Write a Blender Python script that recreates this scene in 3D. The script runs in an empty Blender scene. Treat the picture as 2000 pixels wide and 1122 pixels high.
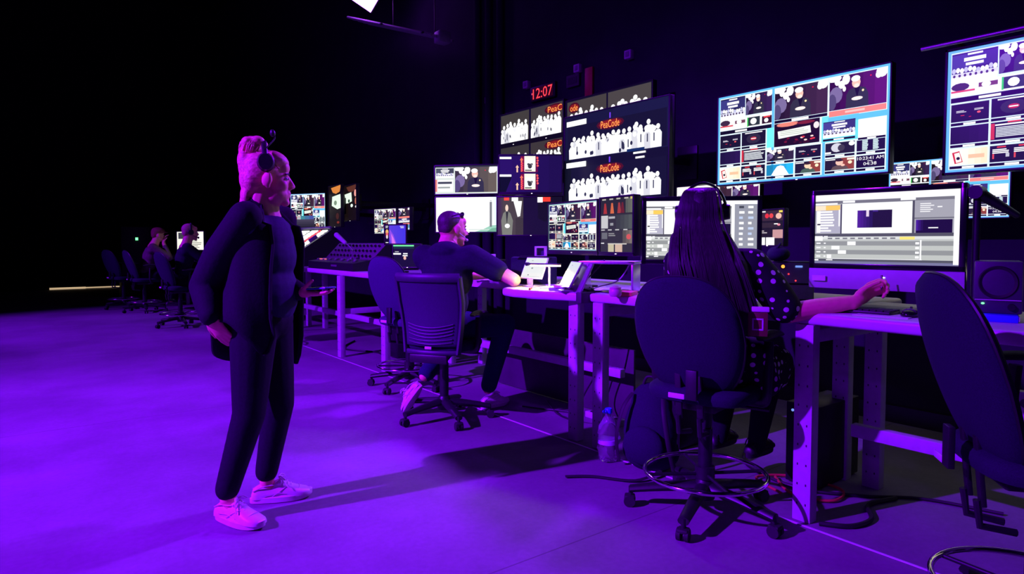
import bpy, bmesh, math, random
from math import sin, cos, tan, pi, radians, sqrt, atan2
from mathutils import Vector, Matrix, Euler

# ------------------------------------------------------------------ camera
SC = bpy.context.scene
F = 1280.0                       # focal length in pixels of the 2000 px wide frame
PHI = radians(37.13)             # yaw from the desk row (+Y) towards the wall (+X)
PITCH = math.atan(55.0 / F)
HC = 1.264
cam = bpy.data.cameras.new('camera'); camo = bpy.data.objects.new('camera', cam)
SC.collection.objects.link(camo); SC.camera = camo
cam.sensor_width = 36.0; cam.lens = F * 36.0 / 2000.0
cam.shift_y = -33.0 / 2000.0
cam.clip_start = 0.05; cam.clip_end = 200
camo.location = (0, 0, HC)
camo.rotation_euler = (pi / 2 - PITCH, 0, -PHI)

# ------------------------------------------------------------------ view, world
SC.view_settings.view_transform = 'Standard'
SC.view_settings.look = 'None'
SC.view_settings.gamma = 1.0
SC.view_settings.exposure = 0.0
SC.view_settings.use_curve_mapping = False
W = bpy.data.worlds.new('world'); SC.world = W; W.use_nodes = True
W.node_tree.nodes['Background'].inputs[0].default_value = (0.03, 0.0, 0.16, 1)
W.node_tree.nodes['Background'].inputs[1].default_value = 0.006

# ------------------------------------------------------------------ lights
VIOLET = (0.205, 0.003, 1.0)
def light(name, kind, loc, energy, color, target=None, **kw):
    d = bpy.data.lights.new(name, kind); d.energy = energy; d.color = color
    for k, v in kw.items(): setattr(d, k, v)
    o = bpy.data.objects.new(name, d); SC.collection.objects.link(o); o.location = loc
    if target is not None:
        o.rotation_euler = (Vector(target) - Vector(loc)).to_track_quat('-Z', 'Y').to_euler()
    return o
light('key_stage_spot', 'SPOT', (-7.4, 4.3, 6.2), 21000, VIOLET, (-0.6, 4.4, 0.0),
      spot_size=radians(62), spot_blend=1.0, shadow_soft_size=0.10)
light('side_stage_spot', 'SPOT', (-6.0, -2.5, 5.5), 300, VIOLET, (2.6, 2.4, 0.8),
      spot_size=radians(62), spot_blend=0.9, shadow_soft_size=0.12)
light('far_stage_spot', 'SPOT', (1.5, 13.5, 6.2), 900, VIOLET, (0.0, 5.0, 0.0),
      spot_size=radians(80), spot_blend=0.9, shadow_soft_size=0.15)
light('front_stage_spot', 'SPOT', (4.55, 3.35, 3.5), 1700, VIOLET, (0.2, 3.9, 0.4), spot_size=radians(95), spot_blend=0.9, shadow_soft_size=0.12)
light('far_side_spot', 'SPOT', (-7.6, 11.5, 6.2), 10000, VIOLET, (1.0, 11.6, 0.0), spot_size=radians(38), spot_blend=1.0, shadow_soft_size=0.12)
light('behind_desk_fill', 'AREA', (4.35, 2.3, 1.05), 1.7, (1.0, .88, .74), (3.7, 2.3, 0.0), shape='RECTANGLE', size=5.0, size_y=.12)  # added unseen fill, stands in for screen light bouncing behind the desks
# ------------------------------------------------------------------ helpers
AT_R = Euler((pi / 2 - PITCH, 0, -PHI)).to_matrix()
def at(px, py, X=None, Y=None, z=None, d=None):
    """the point of the place seen at (px, py) of the photograph, on a plane X, Y, z or at a depth"""
    v = Vector(((px - 1000) / F, -(py - 528) / F, -1.0))
    v = AT_R @ v
    o = Vector((0, 0, HC))
    if X is not None: t = X / v.x
    elif Y is not None: t = Y / v.y
    elif z is not None: t = (z - HC) / v.z
    else: t = d / (v.x * sin(PHI) + v.y * cos(PHI))
    return o + v * t

def lin(c):
    c = c / 255.0
    return c / 12.92 if c <= 0.04045 else ((c + 0.055) / 1.055) ** 2.4
def rgb(r, g, b, k=1.0): return (lin(r) * k, lin(g) * k, lin(b) * k, 1.0)

MATS = {}
def mat(name, col, rough=0.5, metal=0.0, noise=0.0, scale=30.0, bump=0.0, emit=None, spec=0.5, trans=0.0, coat=0.0, stretch=None, alpha=1.0):
    m = bpy.data.materials.new(name); m.use_nodes = True
    nt = m.node_tree; p = nt.nodes['Principled BSDF']
    if len(col) == 3: col = (*col, 1.0)
    p.inputs['Base Color'].default_value = col
    p.inputs['Roughness'].default_value = rough
    p.inputs['Metallic'].default_value = metal
    p.inputs['Specular IOR Level'].default_value = spec
    p.inputs['Coat Weight'].default_value = coat
    p.inputs['Transmission Weight'].default_value = trans
    p.inputs['Alpha'].default_value = alpha
    if emit:
        p.inputs['Emission Color'].default_value = (*emit[:3], 1.0)
        p.inputs['Emission Strength'].default_value = emit[3]
    if noise or bump:
        tc = nt.nodes.new('ShaderNodeTexCoord'); n = nt.nodes.new('ShaderNodeTexNoise')
        n.inputs['Scale'].default_value = scale; n.inputs['Detail'].default_value = 4
        if stretch:
            mp = nt.nodes.new('ShaderNodeMapping'); mp.inputs['Scale'].default_value = stretch
            nt.links.new(tc.outputs['Object'], mp.inputs[0]); nt.links.new(mp.outputs[0], n.inputs['Vector'])
        else: nt.links.new(tc.outputs['Object'], n.inputs['Vector'])
        if noise:
            r = nt.nodes.new('ShaderNodeValToRGB')
            r.color_ramp.elements[0].position = 0.3; r.color_ramp.elements[1].position = 0.7
            r.color_ramp.elements[0].color = tuple(c * (1 - noise) for c in col[:3]) + (1,)
            r.color_ramp.elements[1].color = tuple(min(1, c * (1 + noise)) for c in col[:3]) + (1,)
            nt.links.new(n.outputs['Fac'], r.inputs[0]); nt.links.new(r.outputs[0], p.inputs['Base Color'])
        if bump:
            b = nt.nodes.new('ShaderNodeBump'); b.inputs['Strength'].default_value = bump; b.inputs['Distance'].default_value = 0.004
            nt.links.new(n.outputs['Fac'], b.inputs['Height']); nt.links.new(b.outputs[0], p.inputs['Normal'])
    MATS[name] = m
    return m

COL = SC.collection
def tag(o, label=None, cat=None, group=None, kind=None):
    if label: o['label'] = label
    if cat: o['category'] = cat
    if group: o['group'] = group
    if kind: o['kind'] = kind
    return o
def thing(name, label, cat, loc=(0, 0, 0), rz=0.0, group=None):
    o = bpy.data.objects.new(name, None); COL.objects.link(o)
    o.empty_display_size = 0.05
    o.location = loc; o.rotation_euler = (0, 0, rz)
    return tag(o, label, cat, group)
def kids(o): return [c for c in bpy.data.objects if c.parent == o]
def copy_tree(o, parent=None):
    c = o.copy(); COL.objects.link(c)
    if parent: c.parent = parent
    for ch in kids(o): copy_tree(ch, c)
    return c

class B:
    """collects shapes and links them as one mesh object"""
    def __init__(s, M=None): s.bm = bmesh.new(); s.M = M or Matrix.Identity(4); s.mi = 0
    def _add(s, verts, faces):
        vs = [s.bm.verts.new(s.M @ Vector(v)) for v in verts]
        out = []
        for f in faces:
            try: fc = s.bm.faces.new([vs[i] for i in f]); fc.material_index = s.mi; out.append(fc)
            except ValueError: pass
        return vs, out
    def box(s, c, size, rot=None, bev=0.0, seg=2):
        hx, hy, hz = size[0] / 2, size[1] / 2, size[2] / 2
        R = rot if rot is not None else Matrix.Identity(3)
        if isinstance(rot, (tuple, list)): R = Euler(rot).to_matrix()
        vs = [Vector(c) + R @ Vector((x * hx, y * hy, z * hz)) for x in (-1, 1) for y in (-1, 1) for z in (-1, 1)]
        fs = [(0, 1, 3, 2), (4, 6, 7, 5), (0, 4, 5, 1), (2, 3, 7, 6), (0, 2, 6, 4), (1, 5, 7, 3)]
        v, f = s._add(vs, fs)
        if bev > 0:
            ed = {e for x in f for e in x.edges}
            bmesh.ops.bevel(s.bm, geom=list(ed), offset=bev, segments=seg, affect='EDGES', profile=0.5)
        return s
    def loft(s, rings, caps=True, closed=True):
        n = len(rings[0]); vs = [p for r in rings for p in r]; fs = []
        for i in range(len(rings) - 1):
            for j in range(n if closed else n - 1):
                k = (j + 1) % n
                fs.append((i * n + j, i * n + k, (i + 1) * n + k, (i + 1) * n + j))
        if caps and closed:
            fs.append(tuple(range(n - 1, -1, -1))); fs.append(tuple((len(rings) - 1) * n + j for j in range(n)))
        s._add(vs, fs); return s
    def tube(s, path, r, n=8, closed=False, r1=None, flat=1.0):
        P = [Vector(p) for p in path]; m = len(P); rings = []; up = None
        for i in range(m):
            if closed: t = P[(i + 1) % m] - P[i - 1]
            else: t = P[min(i + 1, m - 1)] - P[max(i - 1, 0)]
            t.normalize()
            if up is None:
                up = Vector((0, 0, 1)) if abs(t.z) < 0.9 else Vector((1, 0, 0))
            a = t.cross(up).normalized(); b_ = a.cross(t).normalized(); up = b_
            rr = r if r1 is None else r + (r1 - r) * i / (m - 1)
            rings.append([P[i] + a * rr * cos(2 * pi * k / n) + b_ * rr * flat * sin(2 * pi * k / n) for k in range(n)])
        if closed: rings.append(rings[0]); 
        return s.loft(rings, caps=not closed)
    def cyl(s, p0, p1, r0, r1=None, n=20):
        r1 = r0 if r1 is None else r1
        p0, p1 = Vector(p0), Vector(p1); t = (p1 - p0).normalized()
        up = Vector((0, 0, 1)) if abs(t.z) < 0.9 else Vector((1, 0, 0))
        a = t.cross(up).normalized(); b_ = a.cross(t)
        ring = lambda p, r: [p + a * r * cos(2 * pi * k / n) + b_ * r * sin(2 * pi * k / n) for k in range(n)]
        return s.loft([ring(p0, r0), ring(p1, r1)])
    def cap(s, p0, p1, r0, r1=None, n=14):
        """tapered limb with round ends"""
        r1 = r0 if r1 is None else r1
        p0, p1 = Vector(p0), Vector(p1); t = p1 - p0; L = t.length; t.normalize()
        up = Vector((0, 0, 1)) if abs(t.z) < 0.9 else Vector((1, 0, 0))
        a = t.cross(up).normalized(); b_ = a.cross(t); rings = []; m = 4
        for i in range(m + 1):
            q = -pi / 2 + (pi / 2) * i / m
            rings.append((p0 + t * r0 * sin(q), max(r0 * cos(q), 1e-4)))
        for i in range(m + 1):
            q = (pi / 2) * i / m
            rings.append((p1 + t * r1 * sin(q), max(r1 * cos(q), 1e-4)))
        return s.loft([[c + a * r * cos(2 * pi * k / n) + b_ * r * sin(2 * pi * k / n) for k in range(n)] for c, r in rings])
    def ell(s, c, r, rot=None, n=18, m=10):
        if not isinstance(r, (tuple, list)): r = (r, r, r)
        R = Euler(rot).to_matrix() if isinstance(rot, (tuple, list)) else (rot or Matrix.Identity(3))
        rings = []
        for i in range(m + 1):
            q = -pi / 2 + pi * i / m; cr = max(cos(q), 2e-3)
            rings.append([Vector(c) + R @ Vector((r[0] * cr * cos(2 * pi * k / n), r[1] * cr * sin(2 * pi * k / n), r[2] * sin(q))) for k in range(n)])
        return s.loft(rings)
    def lathe(s, prof, c=(0, 0, 0), n=24):
        return s.loft([[Vector(c) + Vector((max(r, 1e-4) * cos(2 * pi * k / n), max(r, 1e-4) * sin(2 * pi * k / n), z)) for k in range(n)] for r, z in prof])
    def prism(s, poly, z0, z1, bev=0.0):
        n = len(poly)
        vs = [(x, y, z0) for x, y in poly] + [(x, y, z1) for x, y in poly]
        fs = [tuple(range(n - 1, -1, -1)), tuple(range(n, 2 * n))] + [(i, (i + 1) % n, n + (i + 1) % n, n + i) for i in range(n)]
        v, f = s._add(vs, fs)
        if bev > 0:
            ed = {e for x in f[:2] for e in x.edges}
            bmesh.ops.bevel(s.bm, geom=list(ed), offset=bev, segments=3, affect='EDGES', profile=0.5)
        return s
    def build(s, name, mats, parent=None, smooth=True, angle=40, remesh=0.0, sm=2, subsurf=0, solid=0.0, label=None, disp=None):
        me = bpy.data.meshes.new(name)
        bmesh.ops.recalc_face_normals(s.bm, faces=s.bm.faces)
        s.bm.to_mesh(me); s.bm.free()
        for m in (mats if isinstance(mats, (list, tuple)) else [mats]): me.materials.append(m)
        if smooth:
            for p in me.polygons: p.use_smooth = True
            if not remesh and not subsurf and not solid: me.set_sharp_from_angle(angle=radians(angle))
        o = bpy.data.objects.new(name, me); COL.objects.link(o)
        if parent: o.parent = parent
        if solid:
            md = o.modifiers.new('thickness', 'SOLIDIFY'); md.thickness = solid; md.offset = 0
        if remesh:
            md = o.modifiers.new('skin', 'REMESH'); md.mode = 'VOXEL'; md.voxel_size = remesh; md.use_smooth_shade = True
            if sm:
                md = o.modifiers.new('soften', 'SMOOTH'); md.iterations = sm; md.factor = 0.5
        if subsurf:
            md = o.modifiers.new('round', 'SUBSURF'); md.levels = subsurf; md.render_levels = subsurf
        if label: o['label'] = label
        return o

def rbox(name, c, size, m, parent=None, bev=0.004, rot=None, label=None):
    b = B(); b.box(c, size, rot, bev); return b.build(name, m, parent, label=label)

def Mx(loc=(0, 0, 0), rz=0.0, ry=0.0, rx=0.0):
    return Matrix.Translation(Vector(loc)) @ Matrix.Rotation(rz, 4, 'Z') @ Matrix.Rotation(ry, 4, 'Y') @ Matrix.Rotation(rx, 4, 'X')

def bez(p0, p1, p2, p3, n=14):
    P = [Vector(p) for p in (p0, p1, p2, p3)]; out = []
    for i in range(n + 1):
        t = i / n; u = 1 - t
        out.append(P[0] * u ** 3 + P[1] * 3 * u * u * t + P[2] * 3 * u * t * t + P[3] * t ** 3)
    return out
def smooth_path(pts, n=6):
    P = [Vector(p) for p in pts]; out = []
    for i in range(len(P) - 1):
        a, b, c, d = P[max(i - 1, 0)], P[i], P[i + 1], P[min(i + 2, len(P) - 1)]
        for k in range(n):
            t = k / n
            out.append(0.5 * ((2 * b) + (c - a) * t + (2 * a - 5 * b + 4 * c - d) * t * t + (3 * b - a - 3 * c + d) * t ** 3))
    out.append(P[-1]); return out

# ------------------------------------------------------------------ materials
M_black = mat('black_plastic', (0.012, 0.012, 0.014), 0.45, noise=0.2, scale=60)
M_gloss = mat('gloss_black', (0.008, 0.008, 0.01), 0.18)
M_rubber = mat('rubber', (0.015, 0.015, 0.016), 0.7, bump=0.1, scale=200)
M_dmetal = mat('dark_metal', (0.03, 0.03, 0.035), 0.4, 0.6, noise=0.15)
M_alu = mat('aluminium', (0.55, 0.55, 0.57), 0.35, 0.8, noise=0.06, scale=80)
M_chrome = mat('chrome', (0.85, 0.85, 0.87), 0.12, 1.0)
M_grey = mat('grey_plastic', (0.22, 0.22, 0.23), 0.5, noise=0.1)
M_lgrey = mat('light_grey_steel', (0.48, 0.48, 0.5), 0.5, 0.0, noise=0.07, scale=25)
M_white = mat('white_plastic', (0.75, 0.75, 0.76), 0.4, noise=0.04)
M_desk = mat('desk_laminate', (0.62, 0.62, 0.64), 0.38, noise=0.05, scale=14)
M_deskdark = mat('desk_joint', (0.05, 0.05, 0.055), 0.6, noise=0.1)
M_fabric = mat('dark_upholstery', (0.018, 0.022, 0.038), 0.9, noise=0.2, scale=220, bump=0.25, spec=0.2)
M_mesh = mat('mesh_fabric', (0.034, 0.038, 0.062), 0.75, noise=0.2, scale=260, bump=0.3, spec=0.3)
M_skin = mat('skin', (0.80, 0.42, 0.24), 0.5, noise=0.06, scale=40, spec=0.35)
M_hairl = mat('fair_hair', (0.82, 0.48, 0.24), 0.5, noise=0.35, scale=16, bump=0.8, stretch=(1, 6, 6))
M_hairb = mat('brown_hair', (0.022, 0.016, 0.018), 0.62, noise=0.35, scale=12, bump=0.9, stretch=(5, 5, 0.5))
M_haird = mat('dark_hair', (0.05, 0.032, 0.03), 0.6, noise=0.3, scale=120, bump=0.5)
M_jacket = mat('black_cardigan', (0.0055, 0.006, 0.010), 0.85, noise=0.2, scale=90, bump=0.25, spec=0.2)
M_shirt = mat('dark_blue_top', (0.026, 0.028, 0.060), 0.8, noise=0.15, scale=60, bump=0.15, spec=0.2)
M_trouser = mat('black_trousers', (0.006, 0.007, 0.011), 0.85, noise=0.2, scale=80, bump=0.2, spec=0.2)
M_tee = mat('navy_tee', (0.012, 0.015, 0.028), 0.85, noise=0.15, scale=70, bump=0.2, spec=0.2)
M_jeans = mat('blue_jeans', (0.010, 0.018, 0.055), 0.85, noise=0.25, scale=140, bump=0.2, spec=0.2)
M_shoe = mat('white_leather', (0.72, 0.66, 0.66), 0.45, noise=0.05, scale=40)
M_paper = mat('paper', (0.75, 0.74, 0.72), 0.7, noise=0.03)
M_red = mat('red_plastic', (0.45, 0.02, 0.03), 0.5, noise=0.1)
M_blue = mat('blue_folder', (0.03, 0.12, 0.75), 0.4, noise=0.1)
M_cable = mat('cable_black', (0.012, 0.012, 0.012), 0.5)
M_cabler = mat('cable_red', (0.55, 0.02, 0.05), 0.5)
M_cableb = mat('cable_blue', (0.05, 0.15, 0.6), 0.5)
M_purpleseat = mat('violet_upholstery', (0.045, 0.045, 0.09), 0.9, noise=0.2, scale=220, bump=0.25, spec=0.2)
def glow(name, c, k): return mat(name, (0.01, 0.01, 0.01), 0.4, emit=(*c, k))
E_white = glow('glow_white', (1, 0.97, 0.95), 2.5)
E_green = glow('glow_green', (0.15, 1.0, 0.3), 2.5)
E_red = glow('glow_red', (1.0, 0.04, 0.05), 2.0)
E_orange = glow('glow_orange', (1.0, 0.3, 0.04), 2.2)
E_warm = glow('glow_warm', (1.0, 0.62, 0.32), 15.0)
E_strip = glow('glow_strip', (1.0, 0.72, 0.42), 0.55)
E_key = glow('glow_key', (0.95, 1.0, 0.9), 1.3)
E_magenta = glow('glow_magenta', (1.0, 0.2, 0.35), 0.9)
E_stage = glow('glow_stage', (0.45, 0.16, 1.0), 7.0)

# polka dots: dots where two wrapped coordinates fall inside a small circle (voronoi cells)
def polka():
    m = bpy.data.materials.new('polka_dot_cloth'); m.use_nodes = True; nt = m.node_tree; p = nt.nodes['Principled BSDF']
    tc = nt.nodes.new('ShaderNodeTexCoord'); v = nt.nodes.new('ShaderNodeTexVoronoi'); v.inputs['Scale'].default_value = 25
    v.inputs['Randomness'].default_value = 0.35
    r = nt.nodes.new('ShaderNodeValToRGB'); r.color_ramp.interpolation = 'CONSTANT'
    r.color_ramp.elements[0].color = (0.72, 0.72, 0.70, 1); r.color_ramp.elements[1].position = 0.29; r.color_ramp.elements[1].color = (0.012, 0.012, 0.016, 1)
    nt.links.new(tc.outputs['Object'], v.inputs['Vector']); nt.links.new(v.outputs['Distance'], r.inputs[0]); nt.links.new(r.outputs[0], p.inputs['Base Color'])
    p.inputs['Roughness'].default_value = 0.8; p.inputs['Specular IOR Level'].default_value = 0.2
    return m
M_polka = polka()

def screen_mat():
    m = bpy.data.materials.new('lit_screen'); m.use_nodes = True; nt = m.node_tree; p = nt.nodes['Principled BSDF']
    a = nt.nodes.new('ShaderNodeAttribute'); a.attribute_name = 'Col'
    p.inputs['Base Color'].default_value = (0.006, 0.006, 0.008, 1); p.inputs['Roughness'].default_value = 0.25
    nt.links.new(a.outputs['Color'], p.inputs['Emission Color']); p.inputs['Emission Strength'].default_value = 1.0
    return m
M_screen = screen_mat()

M_pot = mat('pink_plastic', (0.62, 0.30, 0.42), 0.35, noise=0.05); M_orange = mat('orange_cover', (0.6, 0.2, 0.07), 0.5, noise=0.05)
M_dviolet = mat('violet_grey_plate', (0.22, 0.20, 0.27), 0.5, noise=0.1)
E_dblue = glow('glow_blue', (0.2, 0.35, 1.0), 1.0)
M_pet = mat('clear_plastic', (0.95, 0.96, 1.0), 0.06, trans=0.92, spec=0.5); M_petl = mat('bottle_wrap', (0.55, 0.55, 0.7), 0.4, noise=0.1)
# ------------------------------------------------------------------ lit pictures on the screens
GLYPH = {}
def glyphs(txt):
    if txt not in GLYPH:
        c = bpy.data.curves.new('lettering', 'FONT'); c.body = txt; c.size = 1.0; c.resolution_u = 2
        o = bpy.data.objects.new('lettering', c); me = bpy.data.meshes.new_from_object(o)
        vs = [(v.co.x, v.co.y) for v in me.vertices]; fs = [tuple(p.vertices) for p in me.polygons]
        bpy.data.objects.remove(o); bpy.data.curves.remove(c); bpy.data.meshes.remove(me)
        x0 = min(v[0] for v in vs); x1 = max(v[0] for v in vs); y0 = min(v[1] for v in vs); y1 = max(v[1] for v in vs)
        GLYPH[txt] = ([((x - x0) / (x1 - x0), (y - y0) / (y1 - y0)) for x, y in vs], fs)
    return GLYPH[txt]

class Paint:
    """a picture in fractions of the screen: u to the viewer's right, v down"""
    def __init__(s, w, h, k=1.15):
        s.w, s.h, s.k = w, h, k; s.v = []; s.f = []; s.c = []; s.layer = 0; s.r = (0, 0, 1, 1)
    def sub(s, u0, v0, u1, v1):
        q = Paint.__new__(Paint); q.__dict__ = dict(s.__dict__); q.root = getattr(s, 'root', s)
        a, b, c, d = s.r; q.r = (a + (c - a) * u0, b + (d - b) * v0, a + (c - a) * u1, b + (d - b) * v1); return q
    def poly(s, pts, col, k=1.0):
        R = getattr(s, 'root', s); R.layer += 1
        a, b, c, d = s.r; i = len(R.v); y = -R.layer * 0.000025
        for u, v in pts:
            u = a + (c - a) * min(max(u, 0), 1); v = b + (d - b) * min(max(v, 0), 1)
            R.v.append(((u - 0.5) * R.w, y, (0.5 - v) * R.h))
        R.f.append(tuple(range(i, i + len(pts)))); kk = R.k * k
        R.c.append((lin(col[0]) * kk, lin(col[1]) * kk, lin(col[2]) * kk, 1))
    def rect(s, u0, v0, u1, v1, col, k=1.0): s.poly([(u0, v0), (u0, v1), (u1, v1), (u1, v0)], col, k)
    def fill(s, col, k=1.0): s.rect(0, 0, 1, 1, col, k)
    def oval(s, u, v, ru, rv, col, k=1.0, n=12):
        s.poly([(u + ru * cos(2 * pi * i / n), v + rv * sin(2 * pi * i / n)) for i in range(n)], col, k)
    def grad(s, u0, v0, u1, v1, c0, c1, n=6, vert=False):
        for i in range(n):
            t = (i + 0.5) / n; c = [c0[j] + (c1[j] - c0[j]) * t for j in range(3)]
            if vert: s.rect(u0, v0 + (v1 - v0) * i / n, u1, v0 + (v1 - v0) * (i + 1) / n, c)
            else: s.rect(u0 + (u1 - u0) * i / n, v0, u0 + (u1 - u0) * (i + 1) / n, v1, c)
    def text(s, txt, u0, v0, u1, v1, col, k=1.0):
        R = getattr(s, 'root', s); R.layer += 1; a, b, c, d = s.r; y = -R.layer * 0.000025; i = len(R.v)
        vs, fs = glyphs(txt); kk = R.k * k
        for x, z in vs:
            u = u0 + (u1 - u0) * x; v = v1 + (v0 - v1) * z
            u = a + (c - a) * u; v = b + (d - b) * v
            R.v.append(((u - 0.5) * R.w, y, (0.5 - v) * R.h))
        for f in fs:
            R.f.append(tuple(i + j for j in f)); R.c.append((lin(col[0]) * kk, lin(col[1]) * kk, lin(col[2]) * kk, 1))
    def build(s, name, parent, M=None):
        me = bpy.data.meshes.new(name); me.from_pydata(s.v, [], s.f); me.materials.append(M_screen)
        ca = me.color_attributes.new('Col', 'FLOAT_COLOR', 'CORNER'); data = []
        for p, c in zip(me.polygons, s.c): data.extend(c * p.loop_total)
        ca.data.foreach_set('color', data)
        o = bpy.data.objects.new(name, me); COL.objects.link(o); o.parent = parent
        if M is not None: o.matrix_local = M
        return o

WH, BK, CY, SAL = (255, 255, 255), (14, 12, 24), (95, 190, 255), (245, 130, 120)
rnd = random.Random(7)
def bars(p, u0, v0, u1, v1, n, col, fill=0.55, lo=0.5, seed=1):
    r = random.Random(seed); h = (v1 - v0) / n
    for i in range(n): p.rect(u0, v0 + i * h, u0 + (u1 - u0) * r.uniform(lo, 1), v0 + (i + fill) * h, col)
def host(p, tint=(60, 30, 70), warm=False):
    d = [t * 0.45 for t in tint]
    p.grad(0, 0, 1, 1, d, tint, 5)
    for u, v, a, b in ((0.08, 0.05, .14, .10), (0.30, 0.12, .07, .16), (0.22, 0.26, .06, .12), (0.92, 0.07, .10, .18), (0.86, .16, .05, .1), (.14, .13, .05, .14)): p.oval(u, v, a, b, WH)
    p.oval(0.12, 0.55, 0.12, 0.25, (120, 105, 150)); p.oval(0.05, 0.75, 0.08, 0.25, (80, 70, 110)); p.oval(.27, .4, .03, .08, WH)
    p.poly([(.30, 1), (.31, .60), (.36, .46), (.45, .41), (.55, .41), (.64, .46), (.69, .62), (.70, 1)], (46, 46, 56))
    p.poly([(.45, .41), (.50, .72), (.55, .41)], (16, 15, 22))
    p.oval(.48, .27, .075, .155, (240, 190, 170)); p.oval(.47, .15, .08, .09, WH); p.oval(.49, .36, .05, .06, (250, 225, 210))
    p.oval(.50, .74, .10, .055, (255, 235, 225)); p.oval(.60, .53, .02, .035, (255, 230, 170)); p.oval(.73, .14, .015, .02, (230, 30, 60))
def stage(p, tint=(60, 60, 130)):
    p.fill([t * .5 for t in tint]); p.grad(0, .05, 1, .5, tint, [t * .7 for t in tint], 3)
    p.rect(.35, .04, .68, .1, WH); p.rect(.27, .18, .75, .30, WH); p.rect(.31, .35, .70, .44, WH)
    r = random.Random(4)
    for i in range(11): p.oval(.05 + .09 * i, .60 + r.uniform(-.04, .05), .045, .09, WH if i % 3 else (190, 190, 225))
    p.rect(0, .68, 1, .80, (215, 215, 235)); p.rect(0, .8, 1, 1, WH)
    for i in range(8): p.oval(.06 + .12 * i, .76, .03, .05, (70, 50, 80))
def board(p):
    p.fill((26, 12, 16)); p.oval(.3, .08, .25, .10, (230, 130, 110)); p.oval(.7, .1, .2, .07, (120, 30, 40))
    p.poly([(.08, .34), (.80, .26), (.82, .56), (.10, .66)], (240, 245, 235)); p.oval(.93, .28, .06, .14, (240, 225, 225))
    bars(p, .14, .36, .78, .58, 3, (180, 190, 175), .4, .8)
    r = random.Random(3)
    for i in range(16): p.oval(r.uniform(.05, .95), r.uniform(.68, .95), .035, .035, r.choice([(220, 50, 60), (250, 215, 205), (120, 20, 40), (60, 14, 24)]))
def slide(p, kind=0):
    p.fill((22, 20, 36)); 
    if kind == 0:
        bars(p, .14, .38, .42, .52, 2, (225, 220, 230), .5, .7); bars(p, .62, .34, .86, .46, 2, (225, 220, 230), .5, .7, 2)
        p.oval(.74, .56, .05, .06, (240, 90, 90)); p.rect(.26, .64, .36, .68, (210, 40, 50)); p.rect(.48, .74, .54, .78, (190, 30, 50))
    elif kind == 1:
        p.rect(.14, .06, .86, .13, WH); p.oval(.5, .52, .30, .36, (44, 40, 56)); p.oval(.5, .52, .13, .13, (190, 40, 50)); p.rect(.40, .49, .60, .55, WH)
    elif kind == 2: p.grad(0, 0, 1, 1, (24, 18, 50), (40, 22, 74), 4)
    elif kind == 3:
        p.rect(0, .06, .09, .96, (200, 50, 60)); p.rect(.38, .0, .68, .08, (225, 60, 60)); p.rect(.1, .12, 1, .2, WH)
        bars(p, .12, .28, .96, .88, 7, (215, 220, 225), .6, .8)
    elif kind == 4:
        for u in (.06, .54):
            p.rect(u + .1, .06, u + .3, .14, (225, 60, 60)); bars(p, u, .22, u + .38, .52, 3, WH, .6, .8); p.rect(u, .5, u + .04, .8, (220, 70, 70)); p.rect(u + .3, .5, u + .38, .72, (190, 190, 200))
    elif kind == 5:
        p.fill((24, 18, 44))
        for u in (.20, .58): bars(p, u, .04, u + .22, .96, 11, (225, 250, 250), .62, .75, int(u * 50))
def poster(p):
    p.grad(0, 0, 1, 1, (235, 250, 250), (255, 225, 185), 6); p.poly([(.06, .2), (.26, .12), (.36, .82), (.14, .92)], (205, 40, 40))
    p.poly([(.12, .26), (.26, .2), (.33, .78), (.18, .86)], (240, 235, 225)); p.oval(.23, .58, .05, .1, (25, 20, 20)); p.rect(.50, .38, .92, .62, (255, 190, 150))
def bust(p, bg, skin, cloth, hood=False):
    p.grad(0, 0, 1, 1, bg, [min(255, c * 1.5 + 8) for c in bg], 4)
    if hood: p.poly([(.18, 1), (.28, .6), (.40, .2), (.52, .12), (.64, .2), (.74, .6), (.84, 1)], WH); return
    p.rect(.02, .06, .36, .14, WH); p.poly([(.55, 0), (1, 0), (1, 1), (.7, 1)], (140, 62, 40)); p.rect(.76, .06, 1, .22, (255, 235, 215)); p.oval(.86, .42, .07, .14, (255, 230, 190))
    p.poly([(.2, 1), (.28, .72), (.42, .6), (.62, .6), (.76, .74), (.82, 1)], cloth); p.oval(.5, .38, .13, .25, skin); p.oval(.5, .2, .14, .1, (50, 30, 26)); p.oval(.62, .62, .07, .1, skin)
def clock(p):
    p.fill((22, 16, 42)); p.text('10:23:41 AM', .04, .10, .96, .36, WH); p.rect(.40, .46, .58, .5, WH); p.text('04:38', .26, .56, .72, .82, WH)
def label(p, u0, u1, v0, v1):
    p.rect(u0, v0, u1, v1, (12, 12, 22)); m = (u0 + u1) / 2; w = (u1 - u0)
    p.rect(m - w * .16, v0 + .004, m + w * .16, v1 - .002, WH)
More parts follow.
